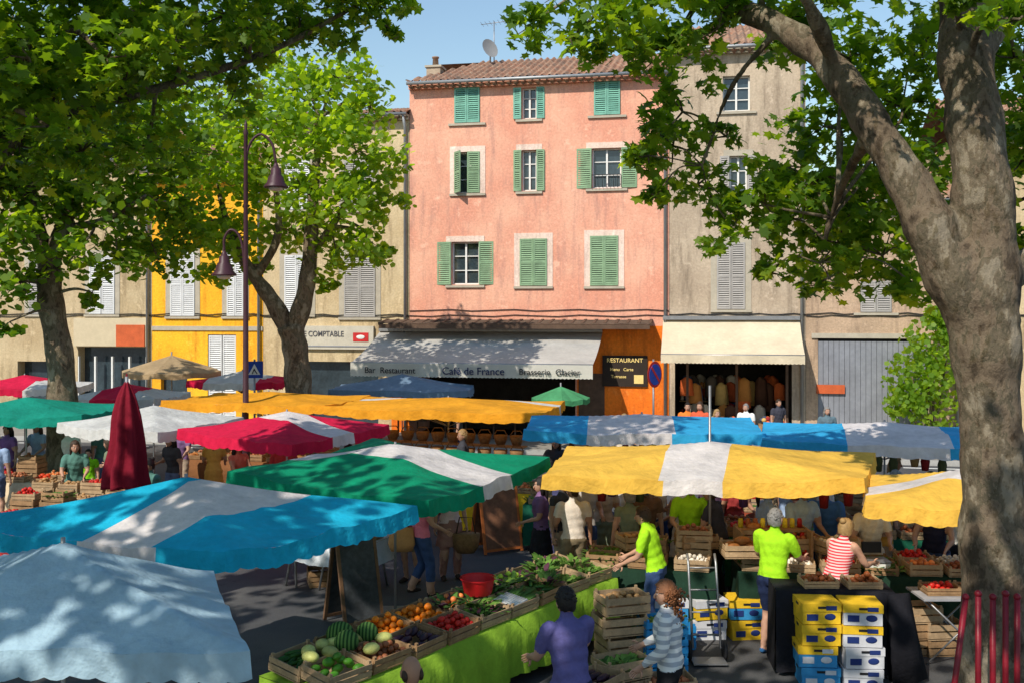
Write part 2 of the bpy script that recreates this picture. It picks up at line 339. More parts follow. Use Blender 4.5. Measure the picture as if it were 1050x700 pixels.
for i in range(34):
    x=sop[0]+.15+random.random()*(sop[1]-sop[0]-.3); y=random.uniform(.2,1.9); z=random.uniform(.5,1.0); c=cloth(random.choice(cols)); zz=random.choice((1.9,2.1,1.2))
    b.tube([(x-.02,y,zz),(x,y,zz-z*.15),(x+.02,y,zz-z)],[(.04,.02),(.16,.06),(.2,.07)],c,8,star=(4,.15))
for k in range(4):
    z=.3+.45*k; b.bb(sop[0]+.1,sop[0]+1.5,1.4,1.8,z,z+.03,WOOD)
    for j in range(10): b.sph((sop[0]+.2+j*.13,1.5,z+.12),(.06,.06,.1),cloth(random.choice(cols)),8,6)
for xx_ in (1.1,2.6):
    b.bb(sop[0]+xx_,sop[0]+xx_+.9,-.7,-.2,0,.7,WOOD)
    for j in range(24): b.sph((sop[0]+xx_+.1+random.random()*.7,-.6+random.random()*.3,.76+random.random()*.12),(.08,.08,.07),cloth(random.choice(cols)),8,6)
for k in range(3):
    x=sop[0]+.4+k*1.55; b.bb(x-.04,x+.04,-.05,.05,0,2.7,DWOOD)
b.bb(sop[0],sop[1],-.02,.06,2.55,2.75,DWOOD)
b.obj('shop_goods',E)
gx0=FX(832)[0]; gx1=FX(962)[0]
E,X0,X1=building('old_building',826.4,985,FP(890,210)[1],OLD,[(882,914,288,320,'closed',SGRY)],[(gx0+.2,gx1-.2,0.,FP(890,347)[1],.15,DARK)],rise=1.5)
b=MB(); GD=mk('garage_grey',L(128,130,138),.6,.2,1.2); n=int((gx1-gx0-.4)/.16)
for i in range(n): x=gx0+.2+i*.16; b.bb(x+.006,x+.154,.03,.09,0.02,FP(890,349)[1]-.03,GD)
b.bb(gx0+.0,gx1,-.06,.0,FP(890,347)[1]+.005,FP(890,347)[1]+.16,STONE)
b.bb(gx0+.15,gx0+1.0,-.06,-.0,FP(850,403)[1],FP(850,394)[1],mk('sign_orange',L(190,90,50))); b.obj('garage_door',E)
building('cream_townhouse',985.4,1200,9.6,CREAM,[(1010,1035,250,310,'closed',SWHT,STONE),(1090,1115,250,310,'closed',SWHT,STONE)],[])
E,X0,X1=building('cream_corner_house',270,419.6,FP(400,121)[1],CREAM,[(353,385,262,325,'closed',SGRY,STONE),(292,318,262,322,'closed',SWHT,STONE),(292,318,165,215,'closed',SWHT,STONE),(353,383,165,215,'closed',SGRY,STONE)],
 [(FX(300)[0],FX(388)[0],0.,2.5,.3,GLASS)],rise=1.1)
b=MB(); a,z1=FP(297,334); c,z0=FP(384,358); b.bb(a,c,-.12,-.0,z0,z1,mk('shop_sign_cream',L(190,182,166),.6,.12)); b.bb(a+.1,c-.1,-.135,-.121,z0+.08,z0+.12,GD); b.obj('sign_board',E)
text('RIE COMPTABLE',.27,((a+c)/2-.35,-.13,z1-.28),mk('sign_grey',L(80,80,86)),E,sx=.85)
b=MB(); b.box((c-.45,-.128,(z0+z1)/2+.02),(.55,.014,.3),mk('sign_red',L(190,45,45))); b.sph((c-.45,-.14,(z0+z1)/2+.02),(.16,.008,.07),WHITE); b.obj('emblem',E)
E,X0,X1=building('ochre_house',156,269.6,8.9,YEL,[(175,200,259,324,'closed',SWHT,STONE),(233,250,259,324,'closed',SWHT,STONE)],[(FX(213)[0],FX(242)[0],0.,FP(228,343)[1],.2,WHITE),(FX(165)[0],FX(192)[0],0,2.4,.2,GLASS)])
b=MB(); a=FX(213)[0]; c=FX(242)[0]; z=FP(228,343)[1]
for k in (0,1): shutter(b,a+.02+k*(c-a)/2,a+(k+1)*(c-a)/2-.02,.05,z-.03,.05,SWHT)
b.bb(X0,X1,-.05,.0,3.55,3.7,STONE); b.obj('door',E)
E,X0,X1=building('beige_shop_house',-60,155.6,9.6,BEI,[(92,118,262,322,'closed',SWHT,STONE),(30,55,262,322,'closed',SGRY,STONE),(-30,-5,262,322,'closed',SGRY,STONE)],[(FX(80)[0],FX(150)[0],0.,FP(120,356)[1],.4,GLASS),(FX(18)[0],FX(66)[0],0,2.4,.4,GLASS)])
b=MB(); a,z1=FP(78,326); c,z0=FP(152,355); b.bb(a,c,-.15,0,z0,z1,mk('fascia_beige',L(196,180,150),.7,.1)); a,z1=FP(122,333); c,z0=FP(151,355); b.bb(a,c,-.19,-.152,z0,z1,mk('sign_orange',L(190,90,50))); b.obj('sign_board',E)
b=MB(); x=FX(80)[0]; xx=FX(150)[0]
for i in range(5): b.bb(x+(xx-x)*i/4-.03,x+(xx-x)*i/4+.03,.0,.1,0,2.6,WHITE)
b.obj('shop_front_frame',E)
building('stone_house',-300,-60.4,8.5,GRAYW,[(-100,-80,262,322,'closed',SWHT,STONE)],[])
b=MB(); xa=FX(-300)[0]; xb=FX(1200)[0]
b.bb(xa,xb,-3.4,-.05,-.1,.13,mk('paving',(.26,.24,.21),.9,.2,2)); b.bb(xa,xb,-3.58,-3.4,-.1,.128,mk('kerb_stone',(.36,.35,.33),.9,.15,3))
b.obj('pavement',None,(OX,OY,0),-TH)
b=MB(); 
for i in range(14): b.bb(xa+8+i*3,xa+9.6+i*3,-4.15,-4.03,.003,.005,WHITE)
b.obj('road_marking',None,(OX,OY,0),-TH)
# ---------------------------------------------------------------- trees
BARK=bark()
LF=leafmat('plane_leaf',(.040,.092,.012),(.070,.145,.018),(.12,.20,.025))
LF2=leafmat('plane_leaf_sunny',(.050,.115,.012),(.085,.175,.018),(.15,.24,.025))
T1=np.array([(0,-.5,0),(.18,-.28,.0),(.5,-.3,-.06),(.34,-.02,-.02),(.5,.28,-.08),(.2,.2,.0),(0,.55,-.08),(-.2,.2,.0),(-.5,.28,-.08),(-.34,-.02,-.02),(-.5,-.3,-.06),(-.18,-.28,.0)])
T2=np.array([(0,-.5,0),(.45,-.15,-.06),(.3,.4,-.05),(-.3,.4,-.05),(-.45,-.15,-.06)])
def leafmesh(name,pos,size,mat,T,parent,up=.7):
    n=len(pos); nr=rng.normal(size=(n,3)); nr[:,2]=np.abs(nr[:,2])*.6+up; nr/=np.linalg.norm(nr,axis=1)[:,None]
    t=rng.normal(size=(n,3)); t-=nr*(t*nr).sum(1)[:,None]; t/=np.linalg.norm(t,axis=1)[:,None]; bt=np.cross(nr,t)
    s=(size*rng.uniform(.55,1.2,n))[:,None,None]
    V=pos[:,None,:]+s*(T[None,:,0:1]*t[:,None,:]+T[None,:,1:2]*bt[:,None,:]+T[None,:,2:3]*nr[:,None,:])
    k=len(T); me=bpy.data.meshes.new(name); me.vertices.add(n*k); me.loops.add(n*k); me.polygons.add(n)
    me.vertices.foreach_set('co',V.reshape(-1).astype(np.float32)); me.loops.foreach_set('vertex_index',np.arange(n*k,dtype=np.int32)); me.polygons.foreach_set('loop_start',np.arange(0,n*k,k,dtype=np.int32))
    me.update(calc_edges=True); me.materials.append(mat); o=bpy.data.objects.new(name,me); S.collection.objects.link(o); o.parent=parent; return o
def tree(name,trunk,limbs,lobes,size,mat,T,lai=4.5,remesh=0,clus=.32):
    E=empty(name); b=MB(); ends=[]
    for pts,rad in [trunk]+limbs:
        p,r=smooth_path(pts,rad,6); r=[q*(1+.06*math.sin(i*1.3+rad[0]*9)) for i,q in enumerate(r)]
        b.tube(p,r,BARK,14); ends+=[(q,rr) for q,rr in zip(p[len(p)//3:],r[len(p)//3:])]
    if remesh:
        o=b.obj('trunk',E); md=o.modifiers.new('r','REMESH'); md.mode='VOXEL'; md.voxel_size=remesh; md.use_smooth_shade=True
        sm=o.modifiers.new('s','SMOOTH'); sm.iterations=6
        tx=bpy.data.textures.new('bark_relief','CLOUDS'); tx.noise_scale=.35; dm=o.modifiers.new('d','DISPLACE'); dm.texture=tx; dm.strength=.07; dm.mid_level=.5; b=MB()
    P=[]
    for (x,y,z,r) in lobes:
        c=np.array([x,y,z]); q,rr=min(ends,key=lambda e:np.linalg.norm(e[0]-c))
        dist=np.linalg.norm(q-c); mid=(q+c)/2+np.array([0,0,.12*dist])+rng.normal(size=3)*.08*dist
        p,rd=smooth_path([q,mid,c],[min(rr*.6,.025+.022*dist),min(rr*.4,.02+.014*dist),.015],5); b.tube(p,rd,BARK,7)
        area=.42*size*size; nl=int(lai*math.pi*r*r/area); per=14; nc=max(4,nl//per)
        d=rng.normal(size=(nc,3)); d/=np.linalg.norm(d,axis=1)[:,None]; rad=r*rng.uniform(.12,1.25,nc)**.55
        cc=c+d*rad[:,None]*np.array([1.05,1.05,.85])
        for k in range(0,nc,3):
            if k<30: m_=(c+cc[k])/2+rng.normal(size=3)*.08*r; b.tube([c,m_,cc[k]],[.014,.010,.004],BARK,4)
        cs=min(clus,r*.45)
        pp=np.repeat(cc,per,0)+rng.normal(size=(nc*per,3))*cs*np.array([.5,.5,.42]); P.append(pp)
    b.obj('branches',E); P=np.concatenate(P); leafmesh('foliage',P,size,mat,T,E); print(name,len(P)); return E
def LB(lst): return [(wx(u,d),d,wz(v,d),r/F*d) for u,v,d,r in lst]
def PT(lst,d0=None): return [(wx(u,d),d,wz(v,d)) for u,v,d in lst]
tr=(PT([(1026,790,10),(1023,700,10),(1018,560,10),(1016,430,10),(1008,330,10),(1002,270,10)]),[.5,.37,.31,.29,.34,.35])
lm=[(PT([(1010,330,10),(1010,240,10),(1002,150,10),(990,60,10.1),(984,-40,10.3),(975,-150,10.6)]),[.34,.30,.27,.26,.23,.18]),
 (PT([(1002,330,10),(965,258,10),(938,200,10.1),(895,130,10.3),(855,72,10.6),(800,28,11),(730,2,11.5),(650,-20,12)]),[.30,.27,.22,.19,.16,.14,.11,.06]),
 (PT([(990,60,10.1),(1060,-20,10.5),(1130,-110,11)]),[.2,.14,.08]),
 (PT([(855,72,10.6),(840,30,10.2),(800,-60,9.5)]),[.10,.08,.04]),
 (PT([(1010,300,10),(1060,262,10.3),(1120,200,11)]),[.2,.14,.07]),
 (PT([(800,28,11),(750,90,11.5),(720,170,12)]),[.06,.04,.02]),(PT([(895,130,10.3),(860,200,11.5),(840,270,12)]),[.07,.05,.02])]
lo=LB([(548,22,12,30),(590,38,11.5,34),(640,20,11,45),(685,50,11.5,40),(735,30,11,42),(700,115,12,34),(665,160,12,24),(672,203,12,20),(715,190,12.5,34),(745,140,12.5,22),(752,235,12,30),
 (690,150,12.5,34),(840,180,12.5,44),(785,210,12,34),(880,100,12.5,42),(860,250,12.5,42),(800,35,12,34),
 (805,170,13,36),(812,225,12.5,40),(790,280,12.5,24),(850,285,12,34),(870,225,13,46),(905,262,12.5,38),(935,290,12,26),(845,130,13,40),(900,185,13.5,48),(870,60,12.5,44),(925,110,13,48),(950,40,12.5,46),(940,190,13,42),(950,240,13,32),
 (830,20,11.5,40),(600,-25,11.5,50),(700,-30,11,60),(820,-50,11,60),(930,-50,11.5,70),(1040,60,11.5,45),(1045,170,11.5,44),(1050,250,11,28),(1070,120,12,60),(1040,-30,11,60),(1100,-60,11,80),(1120,190,11.5,55),(985,235,13.5,34),(1045,20,9,40),
 (985,0,9.2,14),(760,-110,9,70),(900,-140,9,80),(1000,-180,9,90)])
tree('unseen_shade_tree',tr,lm,lo,.165,LF2,T1,3.3,.03)
tr=([(-7.3,11.5,-.2),(-7.2,11.5,2),(-7.1,11.6,4.2),(-6.9,11.8,5.2)],[.5,.38,.34,.34])
lm=[([(-6.9,11.8,5.1),(-6.2,12.6,6.6),(-5.4,13.2,7.8),(-4.4,13.6,9)],[.2,.13,.09,.05]),([(-6.95,11.8,5.1),(-7.2,12,7),(-7,12,9)],[.25,.2,.1]),
 ([(-6.2,12.6,6.6),(-4.8,13.4,7.2),(-3.4,13.8,7.8),(-2.2,14,8.5)],[.08,.06,.045,.03])]
lo=LB([(25,35,12,55),(90,25,12.5,55),(160,20,13,52),(230,15,13.5,50),(295,8,14,45),(350,5,14,38),(392,8,14.2,26),(405,32,14.5,12),(340,40,14.5,24),(270,48,14,30),(60,95,12,50),(125,90,13,50),(195,75,14,45),(20,150,12.5,36),(85,155,13.5,45),
 (150,150,14,42),(240,95,14.5,26),(5,95,11.5,40),(30,60,10.8,40),(110,60,11.2,40),(180,45,11.5,38),(50,130,11,30),(250,25,12.5,34),(-50,60,12,70),(-60,160,12,60),(50,-50,12,70),(160,-60,12.5,70),(270,-60,13,65),(360,-45,13.5,45),(60,-150,11,90),(220,-160,11,90),(-80,-60,11,90),(345,-130,12,70)])
tree('unseen_shade_tree',tr,lm,lo,.165,LF2,T1,3.5)
d=22
tr=(PT([(66,560,d),(64,440,d),(62,370,d),(52,310,d),(50,275,d)]),[.42,.34,.28,.27,.26])
lm=[(PT([(50,280,d),(40,240,d),(28,180,d),(20,100,d)]),[.2,.17,.13,.06]),(PT([(51,278,d),(64,235,d),(88,180,d+.3),(110,130,d+.5)]),[.2,.17,.13,.06]),(PT([(64,235,d),(110,225,d),(150,200,d)]),[.1,.07,.03])]
lo=LB([(55,205,22,38),(15,240,21,36),(110,215,22,42),(160,205,23,40),(120,262,22,28),(75,262,21,24),(20,290,21,28),(95,300,22,16),(160,262,23,26),(185,150,23,42),(100,150,22,50),(30,160,22,45),(-20,200,22,50),(-25,290,21,30),(190,235,24,30),(150,110,23,50),(60,90,22,55),(10,330,21,14)])
tree('unseen_shade_tree',tr,lm,lo,.2,LF2,T2,3.3,clus=.45)
tr=([(-12.6,22,-.1),(-12.3,22,3),(-12.1,22,5.5),(-12,22,8)],[.45,.33,.28,.15]); 
lm=[([(-12.1,22,5.3),(-11.2,21.5,7.2),(-10.6,21,9)],[.2,.14,.06])]
tree('unseen_shade_tree',tr,lm,[(-12,22,8.5,1.8),(-13.5,21,7.5,1.8),(-10.7,21,9,1.6),(-14.5,23,6.5,1.6),(-12.5,20,7,1.3)],.22,LF,T2,4)
d=26
tr=(PT([(308,470,d),(306,400,d),(303,360,d),(298,335,d)]),[.42,.36,.33,.34])
lm=[(PT([(299,345,d),(280,310,d),(262,285,d),(240,250,d),(225,200,d)]),[.26,.22,.17,.12,.06]),(PT([(299,345,d),(312,305,d),(318,260,d),(322,190,d),(330,120,d)]),[.28,.24,.2,.14,.07]),(PT([(318,262,d),(345,225,d),(372,180,d)]),[.12,.09,.05]),(PT([(262,285,d),(285,240,d),(280,170,d)]),[.12,.1,.05])]
lo=LB([(300,95,26,38),(345,80,26,36),(380,110,26,30),(320,135,25,42),(270,130,26,42),(365,155,25,38),(395,165,26,20),(395,205,26,24),(355,205,25,36),(310,195,25,34),(255,185,26,40),(215,175,26,42),(345,262,26,28),(375,245,25,28),(390,262,26,14),(300,238,27,26),(245,240,26,34),(205,230,26,34),(215,280,26,18),(260,278,27,14),(335,292,26,12),(225,120,27,36),(285,62,27,22)])
LF3=leafmat('plane_leaf_bright',(.085,.17,.018),(.13,.24,.025),(.19,.30,.035))
tree('unseen_shade_tree',tr,lm,lo,.2,LF3,T2,3.2,clus=.45)
def shade(x,y,lobes,lai=2.1):  # unseen trees added behind the camera so their crowns shade the market
    tree('unseen_shade_tree',([(x,y,-.1),(x,y,3),(x+.2,y,6)],[.45,.35,.3]),[([(x+.1,y,5.5),(x+2,y+1,8),(x+3.5,y+1.5,9.5)],[.25,.18,.08]),([(x+.1,y,5.5),(x-2,y+.5,8),(x-3.5,y+1,9.5)],[.25,.18,.08])],lobes,.30,LF,T2,lai,clus=.5)
shade(-11,1,[(-11,1,9,2.1),(-13.5,1,9,2.1),(-8.3,1.2,9.5,1.9),(-11,-2,10,2.2),(-13,4,9,1.9),(-10,4.5,9.3,1.7),(-7.2,4.2,9.6,1.6),(-6,-1,9.5,1.8),(-14,7,9,1.8),(-11,7.5,9.4,1.6),(-8.3,7.3,10,1.6)])
shade(-3,-3,[(-1,-4,9,2.1),(-4,-4,9.5,2.1),(2,-4,9.5,2.1),(-1.5,-.8,9,1.9),(1.5,-1,9.2,1.8),(-4.2,.8,9.5,1.8),(-5.0,3.4,9.7,1.5),(-2.4,3.2,9.4,1.4),(.4,2.3,9.6,1.4),(3.6,-1,9.5,1.6)])
E=empty('climbing_shrub'); bb_=MB(); P=[]
for (u,v,dd,r) in [(950,352,29.5,20),(935,385,29.5,22),(968,385,29.5,22),(952,418,29.5,26),(975,340,29.5,12),(928,410,29.5,16),(960,325,29.6,9)]:
    c=np.array([wx(u,dd),dd,wz(v,dd)]); rr=r/F*dd; q=rng.normal(size=(300,3)); q/=np.linalg.norm(q,axis=1)[:,None]; P.append(c+q*rr*(rng.uniform(.1,2.0,300)**.5)[:,None])
    bb_.tube([(wx(955,dd),dd,0),c],[.05,.02],BARK,5)
bb_.obj('stems',E); leafmesh('foliage',np.concatenate(P),.19,LF3,T2,E,.3)
# ---------------------------------------------------------------- canopies
def canopy(name,NL,NR,FR,FL,rim,apex,A,B=None,band=(.36,.64),polez=0,val=.17,n=30,axis=0,pr=.018):
    C=[np.array(c,float) for c in (NL,NR,FR,FL)]; b=MB(); vs=[]; ph=random.random()*6
    W=lambda s,t:(C[0]*(1-s)+C[1]*s)*(1-t)+(C[3]*(1-s)+C[2]*s)*t
    def zf(s,t):
        a,c=2*s-1,2*t-1; m=max(abs(a),abs(c)); q=min(abs(a),abs(c))/(m+1e-6); sag=.085*m*(1-q*q)*(.4+.6*abs(math.sin(math.pi*q)))+.07*m*(1-m)*2.2
        an=math.atan2(c,a); return rim+(apex-rim)*(1-m)-sag*.8+(.012*math.sin(9*s+7*t+ph)+.010*math.sin(an*17+ph*3))*m
    for j in range(n+1):
        for i in range(n+1): s,t=i/n,j/n; p=W(s,t); vs.append((p[0],p[1],zf(s,t)))
    def mt(s,t):
        k=s if axis==0 else t; return B if (B and band[0]<k<band[1]) else A
    for mm in ([A,B] if B else [A]):
        fs=[(j*(n+1)+i,j*(n+1)+i+1,(j+1)*(n+1)+i+1,(j+1)*(n+1)+i) for j in range(n) for i in range(n) if mt((i+.5)/n,(j+.5)/n) is mm]; b.add(vs,fs,mm,True)
    ctr=W(.5,.5)
    for e in range(4):
        K=n*2
        for mm in ([A,B] if B else [A]):
            v2=[];f2=[]
            for i in range(K+1):
                q=i/K; s,t=[(q,0),(1,q),(q,1),(0,q)][e]; p=W(s,t); dr=(p-ctr)/np.linalg.norm(p-ctr); z=zf(s,t)
                p2=p+dr*(.02+.03*math.sin(i*.9+ph)*math.sin(i*.37)); v2+=[(p[0],p[1],z),(p2[0],p2[1],z-val-.02*abs(math.sin(i*math.pi/4)))]
                if i<K:
                    qq=(i+.5)/K; ss,ts=[(qq,0),(1,qq),(qq,1),(0,qq)][e]
                    if mt(ss,ts) is mm: f2.append((2*i,2*i+1,2*i+3,2*i+2))
            b.add(v2,f2,mm,True)
    for s,t in ((0,0),(1,0),(1,1),(0,1),(.5,0),(.5,1),(0,.5),(1,.5)):
        pl=[]
        for k in range(9):
            q=k/8*.985; ss,tt_=.5+(s-.5)*q,.5+(t-.5)*q; p=W(ss,tt_); pl.append((p[0],p[1],zf(ss,tt_)-.035))
        b.tube(pl,.012,METAL,5)
        b.tube([(ctr[0],ctr[1],apex-.65),(pl[4][0],pl[4][1],pl[4][2]-.01)],.010,METAL,4)
    b.tube([(ctr[0],ctr[1],.05),(ctr[0],ctr[1],(polez or apex+.03))],pr,METAL,8); b.box((ctr[0],ctr[1],.05),(.5,.5,.08),METAL)
    return b.obj(name)
fb=lambda r,g,b_:mk('canvas_%d_%d_%d'%(r,g,b_),L(r,g,b_),.85,.22,1.3,trans=.33,bstr=.7,bscale=4,bdist=.07,spec=.15)
PALE=fb(176,205,222); BLUE=fb(35,185,222); WH=fb(230,222,220); GRN=fb(15,150,110); RED=fb(218,35,75); YE=fb(238,165,45); YE2=fb(248,198,85); TEAL=fb(30,150,130); OFF=fb(215,215,212); LB_=fb(60,175,225)
canopy('market_parasol',(-4.1,6.35),(-1.62,6.15),(-2.40,8.0),(-4.9,8.35),2.12,2.54,PALE)
canopy('market_parasol',(-5.7,9.9),(-2.5,8.65),(-1.02,10.7),(-4.3,12.0),2.12,2.50,BLUE,WH,(.52,.78),axis=0)
canopy('market_parasol',(-3.75,13.1),(-.92,11.0),(.54,14.3),(-2.3,16.4),2.12,2.39,GRN,WH,(.38,.62),axis=1)
canopy('market_parasol',(-5.95,17.7),(-3.5,15.8),(-2.3,18.6),(-4.7,20.6),2.12,2.40,RED,WH,(.38,.6),axis=1)
canopy('market_parasol',(-8.5,18.6),(-6.2,17.4),(-5.4,20),(-7.7,21.2),2.12,2.40,OFF)
canopy('market_awning',(-7.9,22.4),(-4.0,21.25),(-3.4,23.9),(-7.3,24.8),2.22,2.37,YE)
canopy('market_awning',(-4.0,21.2),(.6,19.8),(1.2,22.6),(-3.4,23.9),2.2,2.34,YE,OFF,(.72,.8),axis=1)
canopy('market_parasol',(-12,19.9),(-8.7,20.1),(-8.7,22.5),(-12,22.3),2.12,2.40,TEAL)
canopy('market_parasol',(-11,24.3),(-8.6,23.9),(-8.4,26),(-10.8,26.3),2.12,2.40,OFF,RED,(.3,.7))
canopy('market_parasol',(-15.5,27.5),(-12.6,27.3),(-12.4,29.5),(-15.3,29.6),2.12,2.42,OFF,RED,(.3,.7))
canopy('market_parasol',(.38,12.5),(4.3,12.15),(5.3,14.5),(.85,15.3),2.16,2.44,YE2,WH,(.38,.56),polez=3.2)
canopy('market_parasol',(4.05,11.4),(6.7,10.9),(7.1,13.0),(4.75,13.35),2.03,2.31,YE2,WH,(.38,.6),axis=1)
canopy('market_awning',(.2,17.4),(4.35,17.0),(4.7,19.6),(.4,20),2.14,2.32,LB_,WH,(.26,.62))
canopy('market_awning',(4.1,16.3),(8.0,15.4),(8.8,18),(4.75,18.8),2.12,2.32,LB_,WH,(.34,.72))
canopy('market_parasol',(-9.0,27.5),(-6.5,27),(-6.3,29),(-8.8,29.4),2.3,2.55,RED,OFF,(.2,.8))
def parasol(name,x,y,r,zr,za,mat,n=8):
    b=MB(); vs=[(x,y,za)]; 
    for i in range(n*4):
        q=2*math.pi*i/(n*4); k=math.cos(math.pi/n)/math.cos((q%(2*math.pi/n))-math.pi/n); s=.05*(1-abs(((i%4)-2)/2)); 
        vs.append((x+r*k*math.cos(q),y+r*k*math.sin(q),zr+s*-1)); 
    m_=n*4; fs=[(0,1+i,1+(i+1)%m_) for i in range(m_)]; b.add(vs,fs,mat)
    v2=[];
    for p in vs[1:]: v2+=[p,(p[0],p[1],p[2]-.14)]
    b.add(v2,[(2*i,2*i+1,(2*i+3)%(2*m_),(2*i+2)%(2*m_)) for i in range(m_)],mat)
    b.tube([(x,y,0),(x,y,za+.1)],.025,METAL,6); b.lathe((x,y,0),[(.25,0),(.25,.06),(.04,.08)],DARK,12)
    for i in range(n): q=2*math.pi*i/n; b.tube([(x,y,za-.04),(x+r*math.cos(q),y+r*math.sin(q),zr-.01)],.01,METAL,4)
    return b.obj(name)
parasol('parasol',wx(176,29),29,1.45,2.5,2.95,fb(185,160,125))
parasol('parasol',wx(575,29),29,.85,1.72,2.05,fb(85,160,110))
canopy('cafe_parasol',(wx(336,29.2),29.3),(wx(480,28.6),28.6),(wx(486,30.8),30.6),(wx(350,31.3),31.3),1.95,2.35,fb(120,145,170))
b=MB(); x,y=wx(130,16.3),16.3; MAR=cloth((120,22,40),.05)
b.tube([(x,y,0),(x,y,3.15)],.03,METAL,8)
p,r=smooth_path([(x,y,1.35),(x-.01,y,1.6),(x+.02,y,2.0),(x,y,2.5),(x,y,2.85),(x,y,3.08)],[.34,.31,.25,.20,.12,.02],4); b.tube(p,r,MAR,48,star=(7,.2)); b.tube([(x,y,3.05),(x,y,3.2)],[.03,.01],MAR,6)
b.lathe((x,y,0),[(.35,0),(.35,.08),(.05,.12)],DARK,12); b.obj('closed_parasol')
# ---------------------------------------------------------------- street furniture
b=MB(); d=22; x=wx(252,d)
b.lathe((x,d,0),[(.18,0),(.18,.3),(.11,.45),(.09,1.2),(.10,1.25),(.07,1.3),(.055,5),(.045,8.1),(.06,8.15),(.03,8.25),(.04,8.32),(.005,8.45)],IRON,12)
def arm(u0,v0,pts,lu,lv):
    p,r=smooth_path(PT([(a,c,d) for a,c in pts]),[.03]*len(pts),6); b.tube(p,r,IRON,7)
    lx,lz=wx(lu,d),wz(lv,d); b.lathe((lx,d,lz),[(.02,.12),(.05,.06),(.07,.0),(.11,-.03),(.12,-.16),(.17,-.22),(.20,-.34),(.27,-.42),(.27,-.45),(.02,-.44)],IRON,16); b.sph((lx,d,lz-.46),(.17,.17,.07),mk('lamp_glass',(.5,.5,.48),.2,.05))
arm(0,0,[(252,190),(253,160),(258,145),(268,138),(279,148),(283,168)],283,172)
arm(0,0,[(252,290),(249,255),(244,240),(236,236),(230,245),(230,258)],230,262)
b.obj('street_lamp')
def pole_sign(name,u,v0,v1,d,kind):
    b=MB(); x=wx(u,d); z1=wz(v0,d); z0=wz(v1,d); zc=(z0+z1)/2; r=(z1-z0)/2
    b.tube([(0,0,0),(0,0,z1+.05)],.03,METAL,8)
    if kind=='nopark':
        def disc(rr,y,m_): b.tube([(0,-y,zc),(0,-y-.01,zc)],rr,m_,28,smooth=False)
        disc(r,.04,mk('sign_red',L(190,45,45))); disc(r*.8,.055,mk('sign_blue',L(40,70,160)))
        b.box((0,-.072,zc),(r*1.62,.008,r*.2),mk('sign_red',L(190,45,45)),Ry(math.radians(45)))
    else:
        b.box((0,-.045,zc),(2*r,.015,2*r),mk('sign_blue',L(40,70,160)))
        b.add([(-r*.7,-.056,zc-r*.6),(r*.7,-.056,zc-r*.6),(0,-.056,zc+r*.7)],[(0,1,2)],WHITE)
        b.tube([(0,-.06,zc-.02),(0,-.06,zc-.2*r+.05)],.02,DARK,5); b.tube([(0,-.06,zc+.03),(-.06,-.06,zc-r*.5)],.014,DARK,5); b.tube([(0,-.06,zc),(.07,-.06,zc-r*.5)],.014,DARK,5)
    b.obj(name,None,(x,d,0),math.radians(50 if kind=='nopark' else 10))
pole_sign('no_parking_sign',670,370,397,28,'nopark'); pole_sign('pedestrian_crossing_sign',261,370,387,27,'ped')
b=MB(); RD=mk('barrier_red',L(120,20,35),.4,.2,4)
for i,u in enumerate((990,1003,1018,1031,1043)):
    x=wx(u,9.2); lean=.0 if i else -.25; b.tube([(x+lean,9.2-(.1 if not i else 0),0),(x,9.2,1.55+.03*(i%2))],.028,RD,8); b.sph((x,9.2,1.57+.03*(i%2)),.035,RD)
b.tube([(wx(1003,9.2),9.2,.4),(wx(1060,9.2),9.2,.4)],.02,RD,6)
b.obj('metal_barrier')
# ---------------------------------------------------------------- market goods
def tnt(c,v=.25): return [mk('produce_%s_%d'%(c[0],i),tuple(np.clip(np.array(L(*c[1]))*s*.85,0,1)),.5,.3,12,spec=.3) for i,s in enumerate((1-v,1,1+v))]
PR={'orange':(.042,tnt(('orange',(240,130,20))),1),'tomato':(.036,tnt(('tomato',(195,35,25))),1),'apple':(.036,tnt(('apple',(150,180,50))),1),'peach':(.036,tnt(('peach',(225,130,70))),1),
 'aubergine':(.04,tnt(('aubergine',(48,20,45))),2.6),'courgette':(.025,tnt(('courgette',(50,95,30))),4.5),'pepper':(.045,tnt(('pepper',(200,60,20))),1.3),'greenpepper':(.045,tnt(('greenpepper',(70,130,30))),1.4),
 'potato':(.034,tnt(('potato',(170,130,85))),1.4),'melon':(.085,tnt(('melon',(190,190,110))),1.05),'onion':(.036,tnt(('onion',(160,95,60))),1),
 'bread':(.06,tnt(('bread',(165,105,55))),1.9),'jar':(.035,tnt(('jar',(150,80,40))),1),'lemon':(.034,tnt(('lemon',(235,205,50))),1.3),'garlic':(.03,tnt(('garlic',(225,215,200))),1)}
GR=[mk('leafy_green_%d'%i,c,.6,.2,8,trans=.2) for i,c in enumerate(((.05,.13,.02),(.09,.2,.03),(.16,.3,.05)))]
PG=[mk('chard_purple',(.07,.02,.04),.7,.3,8),GR[0],GR[0],GR[1]]
def greens(b,c,r,n=26,mats=GR,h=.16):
    for i in range(n):
        a=random.uniform(0,6.28); l=random.uniform(.5,1.1)*h; rr=r*math.sqrt(random.random()); w=l*random.uniform(.25,.5)
        p=np.array(c)+np.array([rr*math.cos(a),rr*math.sin(a),0]); d=np.array([math.cos(a)*.7,math.sin(a)*.7,random.uniform(.4,1.2)]); d/=np.linalg.norm(d); s=np.array([-math.sin(a),math.cos(a),0])
        q=p+d*l*.6; e=p+d*l+np.array([math.cos(a)*l*.25,math.sin(a)*l*.25,-l*.15])
        b.add([p,q-s*w*.6,e-s*w*.2,e+s*w*.2,q+s*w*.6,q+np.array([0,0,w*.2])],[(0,1,5),(1,2,5),(2,3,5),(3,4,5),(4,0,5)],random.choice(mats),True)
